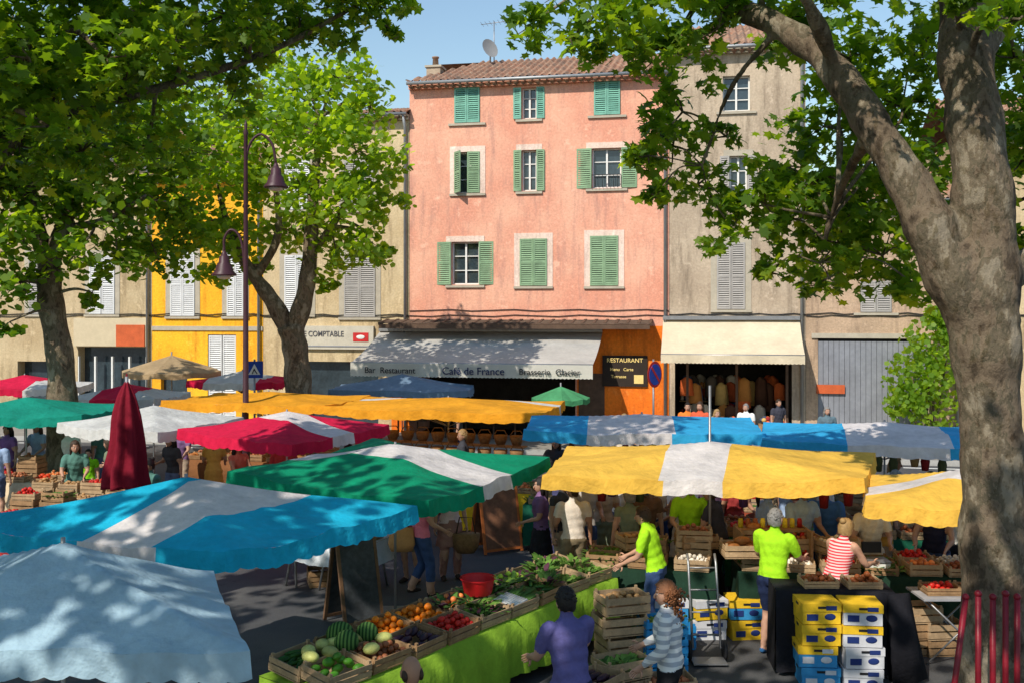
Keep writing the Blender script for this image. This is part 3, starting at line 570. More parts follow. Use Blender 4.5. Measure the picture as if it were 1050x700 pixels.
def heap(b,kind,L_,W_,z,R,c):
    if kind in('greens','chard'):
        for i in range(4): greens(b,np.array(c)+R@np.array([(i-1.5)*L_*.24,0,z-.05]),W_*.42,34,GR if kind=='greens' else PG,.125)
        return
    if kind=='leek' :
        for i in range(9):
            y=(i-4)*W_*.1; a=np.array(c)+R@np.array([-L_*.45,y,z]); e=np.array(c)+R@np.array([L_*.2,y,z+.03]); b.tube([a,e],[.018,.02],WHITE,6); 
            for k in range(3): e2=e+R@np.array([L_*.5,random.uniform(-.05,.05),random.uniform(-.02,.08)]); b.tube([e,e2],[(.02,.006),(.03,.003)],GR[0],5)
        return
    r,ms,el=PR[kind]; nx=max(1,int(L_/(2*r*max(1,el*.9)))); ny=max(1,int(W_/(2*r)))
    for lay in range(3 if r<.05 else (2 if r<.08 else 1)):
        for i in range(nx-lay):
            for j in range(ny-lay):
                if random.random()<.06+.2*lay: continue
                x=(i-(nx-lay-1)/2)*L_/nx+random.uniform(-.25,.25)*r; y=(j-(ny-lay-1)/2)*W_/ny+random.uniform(-.25,.25)*r
                R2=R@Rz(random.uniform(-.6,.6)); s=random.uniform(.8,1.12)
                b.sph(np.array(c)+R@np.array([x,y,z+lay*r*1.1+random.uniform(0,.4)*r]),(r*el*s,r*s,r*s*random.uniform(.85,1)),random.choice(ms),8,6,R2)
def crate(name,x,y,z,yaw,kind=None,L_=.52,W_=.36,H=.16,mat=None,tilt=0,parent=None):
    b=MB(); mat=mat or random.choice((WOOD,WOOD2)); R=Rz(yaw)@Rx(tilt); c=np.array([x,y,z]); P=lambda *a:c+R@np.array(a)
    b.box(P(0,0,.012),(L_,W_,.012),mat,R)
    for s in (-1,1):
        for k in range(2 if H<.22 else 3):
            nk=2 if H<.22 else 3; h=H/nk*.78; zz=.02+(k+.5)*H/nk
            b.box(P(0,s*W_/2,zz),(L_,.010,h),mat,R); b.box(P(s*L_/2,0,zz),(.012,W_-.01,h),mat,R)
        for q in (-1,1): b.box(P(s*(L_/2-.02),q*(W_/2-.02),H/2+.02),(.028,.028,H+.04),mat,R)
    if kind: heap(b,kind,L_*.9,W_*.88,H*.72,R,c)
    return b.obj(name,parent)
def table(name,x0,y0,x1,y1,w,h,cl=None,drop=.6):
    a=math.atan2(y1-y0,x1-x0); Ln=math.hypot(x1-x0,y1-y0); b=MB()
    b.bb(0,Ln,-w/2,w/2,h-.04,h,WOOD2)
    for x in (.15,Ln/2,Ln-.15):
        for s in (-1,1): b.tube([(x-.1,s*w*.4,0),(x,s*w*.3,h-.04)],.02,METAL,6); b.tube([(x+.1,s*w*.4,0),(x,s*w*.3,h-.04)],.02,METAL,6)
    if cl:
        n=int(Ln/.06); 
        for s in (-1,1):
            vs=[];fs=[]
            for i in range(n+1):
                x=-.02+(Ln+.04)*i/n; wv=.025*math.sin(i*.8)+.018*math.sin(i*2.1)+.02*math.sin(i*.23)
                vs+=[(x,0,h+.006),(x,s*(w/2+.01),h+.006),(x,s*(w/2+.03+wv*.5),h-drop*.5),(x,s*(w/2+.04+wv),h-drop+.02*math.sin(i*.31))]
            for i in range(n):
                for k in range(3): q=4*i+k; fs.append((q,q+1,q+5,q+4))
            b.add(vs,fs,cl,True)
        for x,sg in ((-.02,-1),(Ln+.02,1)):
            b.add([(x,-w/2,h),(x,w/2,h),(x+sg*.02,w/2+.02,h-drop),(x+sg*.02,-w/2-.02,h-drop)],[(0,1,2,3)],cl)
    return b.obj(name,None,(x0,y0,0),a),a
LIME=cloth((128,165,48)); 
e=np.array([.593,.805]); nl=np.array([-.805,.593]); F0=np.array([-1.6,8.8])
p0=F0+nl*.47; p1=p0+e*4.95
_,ya=table('produce_stall_table',p0[0],p0[1],p1[0],p1[1],.95,.78,LIME,.62)
seqA=['greenpepper','onion','aubergine','tomato','chard','leek','courgette','greens','greens']
seqB=['courgette','greenpepper','orange','orange','peach','aubergine','apple','greens','greens']
for i in range(9):
    for k,sq in ((-.22,seqA),(.24,seqB)):
        p=p0+e*(.3+i*.545)+nl*k; crate('produce_crate',p[0],p[1],.80+random.uniform(0,.03),ya+random.uniform(-.07,.07),sq[i],.5,.40,.13,tilt=.10 if k<0 else .16)
b=MB(); 
WM=stripes('watermelon_rind',(.02,.06,.015),(.10,.20,.05),9,'X')
for dx,dy,s in ((0,0,1),(.26,.05,.85),(.1,-.22,.9)):
    p=p0+e*.75+nl*.2; b.sph((p[0]+dx,p[1]+dy,1.03),(.14*s,.125*s,.125*s),WM,16,10,Rz(dx*9))
b.obj('watermelons')
b=MB(); 
for i in range(9): p=p0+e*(.2+.1*i)+nl*random.uniform(-.3,.3); b.sph((p[0],p[1],1.0),(.09,.07,.055),random.choice(PR['melon'][1]),10,8,Rz(random.random()*3))
for i in range(11): p=p0+e*(2.3+.24*i)+nl*random.uniform(-.3,.35); greens(b,(p[0],p[1],.94),.14,34,random.choice((GR,GR,PG)),.15)
b.obj('loose_vegetables')
b=MB(); p=p0+e*2.75+nl*.05; RB=mk('red_plastic',L(190,30,35),.45,.1); b.tube([(p[0],p[1],1.0),(p[0],p[1],1.02),(p[0],p[1],1.18)],[.14,.16,.19],RB,20,cap=False); b.tube([(p[0],p[1],1.005),(p[0],p[1],1.01)],[.15,.15],RB,20); b.tube([(p[0],p[1],1.175),(p[0],p[1],1.19)],[.205,.205],RB,20,cap=False); b.obj('red_basin')
for i,(x,y,z,yw,k) in enumerate([(1.27,11.6,0,.3,None),(1.29,11.6,.24,.35,None),(1.25,11.58,.48,.28,None),(1.28,11.6,.72,.3,'potato'),(1.75,12.1,0,.1,None),(1.77,12.1,.24,.15,'greens'),(1.7,10.9,0,.2,'onion'),(.85,10.3,0,.9,None),(.86,10.3,.24,.9,'aubergine'),(1.2,10.9,0,.5,None),(1.2,10.9,.22,.45,'greens')]):
    crate('wooden_crate',x,y,z,yw,k,.55,.38,.2,WOOD2)
for i in range(3): crate('blue_crate',1.75,11.6,.02+.22*i,.2,'greens' if i==2 else None,.5,.36,.18,mk('blue_plastic',L(40,130,190),.4,.08))
crate('blue_crate',2.0,12.45,.02,.2,None,.5,.36,.28,mk('blue_plastic',L(40,130,190),.4,.08))
b=MB(); b.sph((.33,10.15,.18),(.24,.2,.2),cloth((225,225,228)),14,9); b.sph((.48,10.0,.14),(.16,.18,.16),cloth((225,225,228)),12,8); b.obj('plastic_sack')
DG=cloth((25,50,38)); BKC=cloth((28,28,34)); GRC=cloth((20,80,60)); YC=cloth((235,190,40))
def stallfill(x0,y0,x1,y1,w,h,kinds,nrow=2,zoff=.01,step=.5):
    a=math.atan2(y1-y0,x1-x0); Ln=math.hypot(x1-x0,y1-y0); e_=np.array([math.cos(a),math.sin(a)]); n_=np.array([-e_[1],e_[0]]); n=int(Ln/step)
    for i in range(n):
        for j in range(nrow):
            p=np.array([x0,y0])+e_*(i+.5)*Ln/n+n_*((j-(nrow-1)/2)*w/nrow); st=random.choice((0,0,0,.15,.3))*(j==nrow-1)
            if st: crate('produce_crate',p[0],p[1],h+zoff,a,None,.46,.36,st-.01 if st>.05 else .1)
            crate('produce_crate',p[0],p[1],h+zoff+st,a+random.uniform(-.12,.12),random.choice(kinds),random.uniform(.38,.48),random.uniform(.28,.36),random.choice((.08,.1,.14)))
def mkstall(nm,x0,y0,x1,y1,w,h,cl,kinds,rows=2,drop=.7):
    table(nm,x0,y0,x1,y1,w,h,cl,drop); stallfill(x0,y0,x1,y1,w,h,kinds,rows)
mkstall('market_stall_table',1.0,13.6,2.7,13.2,.8,.82,DG,['bread','potato','garlic','jar','onion','greens'])
mkstall('market_stall_table',3.0,13.3,6.6,12.9,.8,.82,DG,['jar','tomato','peach','lemon','bread','onion','garlic','greens'])
mkstall('market_stall_table',3.2,15.2,7.2,14.9,.9,.85,GRC,['tomato','peach','jar','onion','bread','greens'])
mkstall('market_stall_table',1.0,16.6,3.4,16.4,.9,.85,BKC,['greens','tomato','melon','peach'])
mkstall('market_stall_table',3.9,17.0,7.6,16.5,.9,.85,cloth((130,60,40)),['greens','tomato','orange','peach','bread'])
b=MB(); x,y=3.5,13.25
for k in range(3):
    b.box((x,y+.12*k,.95+.16*k),(.9,.28,.03),WOOD); 
    for i in range(9): b.lathe((x-.4+i*.1,y+.12*k,.97+.16*k),[(.035,0),(.035,.09),(.03,.1),(.03,.12)],random.choice(PR['jar'][1]+PR['lemon'][1]+PR['tomato'][1]),8)
b.box((x-.46,y+.12,1.05),(.03,.5,.5),WOOD); b.box((x+.46,y+.12,1.05),(.03,.5,.5),WOOD); b.obj('jar_display')
for k,(x,y,kd) in enumerate([(3.0,13.0,'bread'),(3.9,13.4,'onion'),(2.5,13.5,'bread'),(1.7,13.5,'potato'),(4.3,13.2,'garlic')]): crate('produce_crate',x,y,1.02,.1*k,kd,.5,.36,.16)
b=MB(); hc=[(120,60,40),(170,140,90),(80,90,60),(140,40,40),(200,180,140),(90,60,110)]
for (x0_,y0_,x1_,y1_,n_) in ((1.1,14.6,2.3,14.5,7),(3.1,14.2,4.9,14.0,10),(1.0,17.9,4.0,17.7,12),(4.5,16.9,7.6,16.3,12)):
    b.tube([(x0_,y0_,1.98),(x1_,y1_,1.98)],.015,METAL,5)
    for i in range(n_):
        q=(i+random.random()*.6)/n_; x=x0_+(x1_-x0_)*q; y=y0_+(y1_-y0_)*q; l=random.uniform(.2,.42); b.tube([(x,y,1.97),(x,y,1.9),(x,y,1.85-l*.4),(x,y,1.85-l)],[.008,.02,.07,.05],cloth(random.choice(hc)),8,star=(4,.15))
b.obj('hanging_goods')
b=MB(); x,y=4.75,13.0; b.box((x,y,.9),(.3,.25,.1),WHITE); b.box((x,y,.97),(.32,.28,.015),METAL); b.box((x,y+.15,1.1),(.25,.04,.14),DARK); b.obj('weighing_scale')
YB=mk('carton_yellow',L(225,182,38),.7,.2,3); BB=mk('carton_blue',L(50,135,190),.7,.15,3); WB=mk('carton_white',L(200,200,205),.7,.15,3); NB=mk('print_navy',L(30,50,110),.7,.05)
def carton(x,y,z,w,h,body,lid,mark,yaw=0,d=.38):
    b=MB(); R=Rz(yaw); b.box((0,0,h*.35),(w,d,h*.7),body); b.box((0,0,h*.79),(w+.016,d+.016,h*.38),lid)
    for s in (-1,1):
        b.box((0,s*(d/2+.011),h*.80),(.09,.006,.025),DARK); b.box((-w*.25,s*(d/2+.004),h*.33),(w*.3,.006,h*.3),mark); b.sph((w*.22,s*(d/2+.002),h*.35),(w*.15,.006,h*.16),mark,14,7)
        b.box((s*(w/2+.011),0,h*.8),(.006,.09,.025),DARK)
    b.box((w*.25,-d/2-.011,h*.78),(w*.28,.006,h*.2),mark); b.obj('fruit_carton',None,(x,y,z),yaw)
for i in range(4):
    h=.235; carton(3.45+random.uniform(-.02,.02),11.3,.0+i*(h+.005),.42,h,BB if i<2 else YB,BB if i==0 else YB,WB if i<2 else NB,-.05+.06*random.uniform(-1,1)); carton(3.93+random.uniform(-.015,.015),11.25,.0+i*(h+.005),.42,h,WB,WB if i<2 else YB,NB,-.05+.06*random.uniform(-1,1))
table('black_cloth_table',3.1,11.78,4.4,11.66,.5,.98,BKC,.93)
b=MB(); b.tube([(4.42,11.4,.98),(4.45,11.35,.5),(4.5,11.3,.02)],[(.12,.03),(.16,.08),(.2,.1)],BKC,14,star=(5,.15)); b.obj('black_cloth')
for i,(x,y) in enumerate([(3.6,11.7),(4.1,11.68)]): crate('produce_crate',x,y,.99,0,'jar',.4,.3,.07)
for i in range(5): crate('wooden_crate',5.0+.3*(i%2),12.3,.0+.2*(i//2),.1,None,.5,.35,.18,random.choice((WOOD,WOOD2)))
for i in range(6): carton(2.05+.48*(i%3),12.95,.26*(i//3),.42,.25,random.choice((YB,WB,BB)),random.choice((YB,WB)),NB,.1+random.uniform(-.15,.15))
for i in range(4): carton(4.6+.48*(i%3),12.6,.26*(i//3),.4,.25,random.choice((YB,WB)),random.choice((YB,WB)),NB,.1)
b=MB(); x,y=5.35,12.1; b.box((x,y,.78),(.9,.55,.025),mk('table_top_grey',L(150,150,155)))
for s in (-1,1): b.tube([(x-.4,y+s*.22,0),(x+.4,y+s*.22,.77)],.013,METAL,6); b.tube([(x+.4,y+s*.22,0),(x-.4,y+s*.22,.77)],.013,METAL,6)
b.obj('folding_table'); crate('produce_crate',5.2,12.1,.79,0,'tomato',.4,.3,.08); crate('produce_crate',5.6,12.1,.79,0,'peach',.35,.3,.08)
b=MB(); x,y=2.35,12.3
for s in (-.17,.17): b.tube([(x+s,y-.3,.15),(x+s,y,1.1),(x+s,y+.08,1.2)],.016,METAL,6); b.tube([(x+s*1.15,y-.3,.13),(x+s*1.35,y-.3,.13)],.12,DARK,16)
for z in (.3,.55,.8,1.05): b.tube([(x-.17,y-.3+.3*(z-.15)/.95,z),(x+.17,y-.3+.3*(z-.15)/.95,z)],.012,METAL,6)
b.box((x,y-.42,.04),(.4,.25,.015),METAL); b.obj('hand_truck')
mkstall('market_stall_table',-3.4,15.6,-2.0,15.0,.8,.76,cloth((215,220,225)),['bread','garlic'],1,.35)
mkstall('market_stall_table',-.95,19.2,.65,18.9,.9,.8,YC,['lemon','peach','greens'])
mkstall('market_stall_table',.3,18.0,1.3,17.8,.9,.8,GRC,['greens','greenpepper'])
mkstall('market_stall_table',-12,20.8,-9.2,20.4,.9,.75,cloth((200,180,150)),['tomato','pepper','peach','onion'])
mkstall('market_stall_table',-9.2,18.9,-6.6,18.3,.9,.7,DG,['onion','tomato','greens','potato'])
mkstall('market_stall_table',-5.8,18.2,-3.2,17.6,.9,.75,cloth((150,40,45)),['tomato','peach','onion'])
mkstall('market_stall_table',-7.6,23.4,-4,22.6,.9,.8,cloth((120,80,50)),['bread','onion'])
mkstall('market_stall_table',-8.6,16.9,-6.9,16.5,.8,.7,cloth((180,60,60)),['tomato','peach','greens'])
for i in range(14): crate('wooden_crate',random.uniform(-9.5,-6.8),random.uniform(15.6,17.9),0,random.random(),random.choice(['tomato','greens',None,'onion']),.5,.36,.2)
b=MB(); BK=mk('wicker',(.22,.12,.05),.8,.35,20,bstr=.8,bscale=60)
for r_ in range(3):
    for i in range(11):
        x=-3.3+i*.34; y=21.6-i*.12+.25*r_; z=.85+.28*r_; b.tube([(x,y,z),(x,y,z+.1),(x,y,z+.2)],[.09,.13,.15],BK,10); b.tube([(x-.14,y,z+.2),(x-.08,y,z+.3),(x+.08,y,z+.3),(x+.14,y,z+.2)],.012,BK,5)
for k in range(3): b.box((-1.6,21.0+.25*k,.82+.28*k),(4,.25,.03),WOOD,Rz(-.34))
b.box((-1.6,21.0,.4),(4,.6,.78),cloth((90,50,35)),Rz(-.34)); b.obj('wicker_basket_stall')
def chalk(x,y,yaw,h,w,fr,face):
    b=MB()
    for s in (-1,1):
        c=np.array([0,s*h*.12,h/2]); R=Rx(s*.22)
        b.box(c,(w-.08,.02,h-.1),face,R)
        for q in (-1,1): b.box(c+R@np.array([q*(w/2-.02),0,0]),(.045,.035,h),fr,R)
        for q in (-1,1): b.box(c+R@np.array([0,0,q*(h/2-.06)]),(w-.085,.034,.045),fr,R)
    b.obj('chalkboard',None,(x,y,0),yaw)
SL=mk('slate',(.05,.055,.062),.7,.6,2.5); CHF=mk('chalkboard_frame',(.16,.085,.045),.7,.3,5)
chalk(-2.15,13.5,math.radians(38),1.3,.6,CHF,SL); chalk(-.28,17.6,math.radians(28),1.3,.75,mk('orange_wood',L(190,105,52)),mk('kraft',L(125,85,62),.8,.4,3))
crate('wooden_crate',-1.35,12.3,0,.3,None,.5,.4,.22,WOOD); crate('wooden_crate',-2.9,15.4,0,.3,None,.5,.4,.22,WOOD); crate('wooden_crate',-2.4,15.2,0,.1,'bread',.5,.4,.22,WOOD)
# ---------------------------------------------------------------- people
SK=[mk('skin_fair',(.46,.26,.18),.55,.08,10),mk('skin_tan',(.36,.19,.12),.55,.08,10)]
EYE=mk('eye_white',(.7,.68,.65),.3,.03); IRIS=mk('eye_dark',(.02,.015,.01),.3,.03); LIP=mk('lips',(.35,.10,.09),.5,.05)
HAIR={'brown':(.045,.025,.014),'dark':(.012,.009,.008),'blond':(.30,.19,.08),'grey':(.20,.19,.18),'red':(.20,.075,.028)}
def nrm(a): return a/(np.linalg.norm(a)+1e-9)
def ik(Sx,T,a,b_,pole):
    D=T-Sx; d=min(np.linalg.norm(D),(a+b_)*.995); u=nrm(D); T=Sx+u*d; ca=(a*a-b_*b_+d*d)/(2*d); h=math.sqrt(max(a*a-ca*ca,0)); p=nrm(pole-u*np.dot(pole,u)); return Sx+u*ca+p*h,T
def person(name,x,y,yaw,h=1.72,shirt=None,bot=None,hair='brown',style='short',lean=0,lh=None,rh=None,sleeve=.6,leg=2.,skirt=0,shoe=None,fem=False,hy=0,hp=0,stride=.0,skin=0,hat=None,mask=None,apron=None,vox=.017,z0=0):
    sk=SK[skin]; shirt=shirt or cloth((200,200,200)); bot=bot or cloth((50,60,90)); shoe=shoe or cloth((60,50,45)); hm=mk('hair_'+hair,HAIR[hair],.55,.35,30,bstr=.6,bscale=80)
    RL=Rx(-lean); piv=np.array([0,0,.95]); A=lambda p:RL@(np.array(p,float)-piv)+piv
    sw=.172 if fem else .195
    raw=MB(); g=sk; loose=.014
    tor=[(.82,.11,.08),(.88,.155,.105),(.94,.17,.115),(1.0,.155,.11),(1.08,.13 if fem else .15,.10),(1.2,.145 if fem else .165,.11+(.015 if fem else 0)),(1.3,.158 if fem else .178,.118+(.01 if fem else 0)),(1.38,.165 if fem else .185,.10),(1.43,.12,.08),(1.465,.066,.06),(1.50,.054,.058),(1.58,.05,.055)]
    raw.tube([A((0,.01*(z>1.1),z)) for z,a,c in tor],[(a+loose*(z<1.4),c+loose*(z<1.4)) for z,a,c in tor],g,20,up=RL@np.array([1.,0,0]))
    J={}; segs=[]
    for s,T in ((-1,lh),(1,rh)):
        sh=A((s*sw,0,1.395)); T=np.array(T,float) if T is not None else np.array([s*.27,.04,.84]); el,wr=ik(sh,T,.285,.255,np.array([s*.35,-.7,-.35]))
        f=nrm(wr-el); hd=nrm(f+np.array([0,.15,-.15])); pe=wr+hd*.085
        sl=.022 if sleeve>0 else 0
        pts=[sh-nrm(sh-A((0,0,1.38)))*.05,sh,sh*(1-.5)+el*.5,el,el*.55+wr*.45,wr]; rd=[.055,.056+sl*.5,.047+(sl if sleeve>.45 else 0),.040+(sl if sleeve>1 else 0),.037+(sl*.7 if sleeve>1.5 else 0),.026]
        p,r=smooth_path(pts,rd,3); raw.tube(p,r,g,12)
        side=nrm(np.cross(hd,np.array([s*-1.,0,0.2])))
        raw.tube([wr-hd*.02,wr+hd*.03,wr+hd*.085],[(.026,.020),(.038,.019),(.038,.017)],g,10,up=side)
        J[s]=(sh,el,wr,hd,pe,side); segs+=[(sh,el,.05,'a',0),(el,wr,.035,'a',1),(wr,pe,.03,'h',0)]
    lg=.022 if leg>0 else 0
    for s in (-1,1):
        hp_=np.array([s*.088,0,.90]); an=np.array([s*(.10+.02*(stride==0)),s*stride,.085+(.05 if s*stride<-.1 else 0)]); kn,an=ik(hp_,an,.42,.41,np.array([s*.1,1,0]))
        pts=[hp_+np.array([0,0,.02]),hp_*.6+kn*.4,kn,kn*.65+an*.35,an]; k1=lg*(leg>.3); k2=lg*(leg>.95); k3=lg*(leg>1.3)
        p,r=smooth_path(pts,[.092+k1,.078+k1,.054+k2,.054+k3,.036+k3],3); raw.tube(p,r,g,14)
        raw.tube([an+np.array([0,-.055,-.04]),an+np.array([0,.02,-.035]),an+np.array([s*.01,.11,-.052]),an+np.array([s*.015,.18,-.062])],[(.03,.03),(.042,.05),(.045,.034),(.03,.02)],g,10,up=(1,0,0))
        segs+=[(hp_,kn,.08,'l',0),(kn,an,.05,'l',1),(an-np.array([0,.04,.05]),an+np.array([0,.16,-.055]),.035,'f',0)]
    segs+=[(A((0,0,.84)),A((0,0,1.44)),.15,'t',0),(A((0,0,1.44)),A((0,0,1.6)),.055,'n',0)]
    if skirt: 
        raw.tube([A((0,0,1.02)),A((0,0,.9)),np.array([0,0,(.9+skirt)/2]),np.array([0,.0,skirt])],[(.14,.11),(.19,.14),(.21,.17),(.24,.20)],g,24,up=(1,0,0),star=(9,.04))
    o=raw.obj('tmp'); md=o.modifiers.new('r','REMESH'); md.mode='VOXEL'; md.voxel_size=vox; sm=o.modifiers.new('s','SMOOTH'); sm.iterations=3; sm.factor=.5
    dg=bpy.context.evaluated_depsgraph_get(); me=bpy.data.meshes.new_from_object(o.evaluated_get(dg)); bpy.data.objects.remove(o)
    nv=len(me.vertices); V=np.empty(nv*3); me.vertices.foreach_get('co',V); V=V.reshape(-1,3); fs=[tuple(p.vertices) for p in me.polygons]; C=np.array([V[list(f)].mean(0) for f in fs]); bpy.data.meshes.remove(me)
    best=np.full(len(C),9.); lab=np.zeros(len(C),int); tt=np.zeros(len(C))
    for i,(a,c,r,_,_) in enumerate(segs):
        d=c-a; t=np.clip(((C-a)@d)/(d@d),0,1); ds=np.linalg.norm(C-a-t[:,None]*d,axis=1)-r; k=ds<best; best[k]=ds[k]; lab[k]=i; tt[k]=t[k]
    ph=x*3+y
    kf=(V[:,2]>.12)&(V[:,2]<1.40)&(np.abs(V[:,0])<.26)
    dirn=V*np.array([1,1,0]); dirn/=np.linalg.norm(dirn,axis=1)[:,None]+1e-6
    amp=.007*np.sin(V[:,2]*38+V[:,0]*26+ph)*np.sin(V[:,2]*15-V[:,0]*31+V[:,1]*22+2*ph); V[kf]+=(dirn*amp[:,None])[kf]
    out=MB(); mats=[]; Cl=(C-piv)@RL+piv
    for i in range(len(C)):
        _,_,_,kd,n_=segs[lab[i]]; q=n_+tt[i]
        if kd=='a': m_=shirt if q<sleeve else sk
        elif kd=='h': m_=sk
        elif kd=='l': m_=bot if q<leg or (skirt and C[i][2]>skirt-.03) else sk
        elif kd=='f': m_=shoe
        elif kd=='n': m_=sk if Cl[i][2]>1.455 else shirt
        else: m_=bot if Cl[i][2]<.93 else shirt
        if kd!='f' and skirt and C[i][2]<.97 and (abs(C[i][0])>.17 or abs(C[i][1])>.12) and kd in 'tl': m_=bot if C[i][2]>skirt-.05 else sk
        if sleeve==0 and kd=='t' and abs(Cl[i][0])>.15 and Cl[i][2]>1.33: m_=sk
        if kd=='l' and n_==0 and Cl[i][2]>.92 : m_=shirt
        mats.append(m_)
    for m_ in dict.fromkeys(mats): out.m(m_)
    out.v=[tuple(v) for v in V]; out.f=fs; out.mi=[out.m(m_) for m_ in mats]; out.sm=[True]*len(fs)
    for s in (-1,1):
        sh,el,wr,hd,pe,side=J[s]; nml=nrm(np.cross(hd,side)); 
        if nml[2]>0: nml=-nml
        for k,(off,ln) in enumerate(((-.028,.062),(-.009,.075),(.010,.08),(.028,.068))):
            a=pe-hd*.012+side*off; b1=a+hd*ln*.45+nml*.006; c1=b1+nrm(hd+nml*.7)*ln*.35; d1=c1+nrm(hd*.6+nml)*ln*.28; out.tube([a,b1,c1,d1],[.0095,.009,.0082,.0065],sk,6)
        a=wr+hd*.03+side*.03; b1=a+nrm(side+hd*.6+nml*.3)*.035; c1=b1+nrm(side*.4+hd+nml*.4)*.03; out.tube([a,b1,c1],[.013,.011,.008],sk,6)
    HC=A((0,.018,1.595)); RH=RL@Rz(hy)@Rx(-hp+lean*.5); P=lambda *q:HC+RH@np.array(q,float)
    v,f=sph_t(20,16); hv=[]
    for q in v:
        X,Y,Z=q*np.array([.078,.096,.118]); 
        if Z<0: k=1-.30*(-Z/.118)**1.6; X*=k; Y=Y*(1-.10*(-Z/.118))+(.012 if Y>0 else 0)*(-Z/.118)
        if Y>.07: Y=.07+(Y-.07)*.75
        if Y>.04 and abs(X)<.045 and .0<Z<.022: Y-=.006
        hv.append(P(X,Y,Z))
    out.add(hv,f,sk,True)
    out.tube([P(0,.082,.012),P(0,.100,-.015),P(0,.104,-.028),P(0,.086,-.036)],[.008,.011,.014,.008],sk,8)
    for s in (-1,1):
        out.sph(P(s*.030,.077,.008),(.013,.008,.008),EYE,8,6,RH); out.sph(P(s*.030,.0845,.008),(.006,.003,.006),IRIS,6,5,RH); out.tube([P(s*.016,.086,.026),P(s*.045,.078,.028)],[.004,.003],hm,5)
        out.sph(P(s*.080,-.005,-.005),(.010,.020,.032),sk,8,6,RH)
    out.sph(P(0,.083,-.058),(.023,.009,.007),LIP,8,6,RH)
    if mask: out.sph(P(0,.055,-.05),(.062,.055,.045),mask,12,8,RH)
    if style=='bald':
        for s in (-1,1): out.sph(P(s*.062,-.04,-.01),(.024,.05,.045),hm,10,8,RH)
    else:
        v,f=sph_t(24,16); hv=[]; ok=[]
        bu=1.20 if style!='short' else 1.12
        for q in v:
            n_=1+.04*math.sin(q[0]*23+q[2]*17)+.03*math.sin(q[1]*31+q[0]*11); w=q*np.array([.078*bu,.096*bu,.118*(bu-.01)])*n_
            hv.append(P(w[0],w[1]-.006,w[2]+.004)); ok.append(q)
        ff=[]
        for fc in f:
            c=np.mean([ok[i] for i in fc],0)
            if (c[2]>.52-.25*(c[1]<.6)) or (c[1]<-.12 and c[2]>-.62) or (c[1]<.18 and c[2]>.05): ff.append(fc)
        out.add(hv,ff,hm,True)
        if style=='long': 
            out.tube([P(0,-.06,.06),P(0,-.088,-.04),P(0,-.10,-.14),P(0,-.095,-.25),P(0,-.09,-.33)],[(.075,.045),(.09,.05),(.088,.042),(.07,.032),(.03,.015)],hm,14,up=RH@np.array([1.,0,0]),star=(7,.07))
            for s in (-1,1): out.tube([P(s*.06,0,.05),P(s*.08,-.02,-.05),P(s*.085,-.02,-.17)],[(.025,.035),(.022,.035),(.012,.02)],hm,8)
        if style=='pony': out.sph(P(0,-.115,.04),.035,hm,10,7); out.tube([P(0,-.12,.04),P(0,-.17,0),P(0,-.165,-.12),P(0,-.15,-.24)],[.022,.035,.032,.008],hm,10,star=(5,.12))
        if style=='bun': out.sph(P(0,-.10,.10),.042,hm,12,8)
        if style=='short':
            for i in range(120):
                q=rng.normal(size=3); q/=np.linalg.norm(q)
                if q[2]<.1 or (q[1]>.5 and q[2]<.6): continue
                out.sph(P(q[0]*.085,q[1]*.105-.006,q[2]*.128),(.016,.016,.010),hm,5,4)
        if style=='curly':
            for i in range(300):
                q=rng.normal(size=3); q/=np.linalg.norm(q)
                if q[1]>.35 and q[2]<.5: continue
                out.sph(P(q[0]*.095,q[1]*.11-.015,q[2]*.12-.01),random.uniform(.009,.016),hm,5,4)
            for i in range(320):
                t=random.random(); out.sph(P(random.gauss(0,.05),-.10+random.gauss(0,.035),.05-.34*t),random.uniform(.008,.016),hm,5,4)
    if hat:
        v,f=sph_t(20,12); hv=[P(q[0]*.092,q[1]*.112,max(q[2],0)*.125+.045) for q in v]; out.add(hv,f,hat,True)
        out.tube([P(0,.07,.05),P(0,.12,.048),P(0,.165,.038)],[(.075,.008),(.07,.008),(.04,.006)],hat,12,up=RH@np.array([1.,0,0]))
    k=h/1.71; ob=out.obj(name,None,(x,y,z0),yaw); ob.scale=(k,k,k); return ob
d2=math.radians
NEON=cloth((155,210,35)); JEAN=cloth((60,80,120)); NEOS=cloth((120,190,25)); NAVY=cloth((35,45,75)); BLK_=cloth((30,30,34)); WHT=cloth((225,222,215)); KHA=cloth((150,130,100)); PUR=cloth((92,88,140)); PNK=cloth((220,120,140)); DBL=cloth((50,100,150)); LBL=cloth((150,180,210)); RST=stripes('red_white_stripe',L(215,60,70),L(235,190,190),9); WST=stripes('white_grey_stripe',L(222,222,220),L(165,170,178),4)
work=lambda z=1.02,f=.42:dict(lh=(-.18,f,z),rh=(.2,f+.03,z+.02))
person('stall_vendor',.52,8.75,d2(28),1.76,PUR,NAVY,'dark','short',.12,sleeve=.75,**work(1.05,.4),vox=.013)
person('woman_vendor',1.48,9.3,d2(75),1.68,WST,BLK_,'red','curly',.05,sleeve=1.9,fem=True,lh=(-.2,.25,.95),rh=(.22,.3,1.02),hy=.25,vox=.013)
person('bald_man',-.74,7.35,d2(20),1.65,cloth((90,80,70)),KHA,'brown','bald',0,vox=.016,skin=1)
person('stall_vendor',3.2,12.2,d2(-40),1.78,NEON,NAVY,'grey','short',.08,sleeve=.8,leg=.95,**work(1.08,.38),skin=0,shoe=DBL,vox=.013)
person('woman_shopper',3.98,12.25,d2(-50),1.66,RST,BLK_,'blond','bun',.38,sleeve=0,fem=True,lh=(-.15,.5,1.05),rh=(.2,.55,1.1),leg=2,vox=.014)
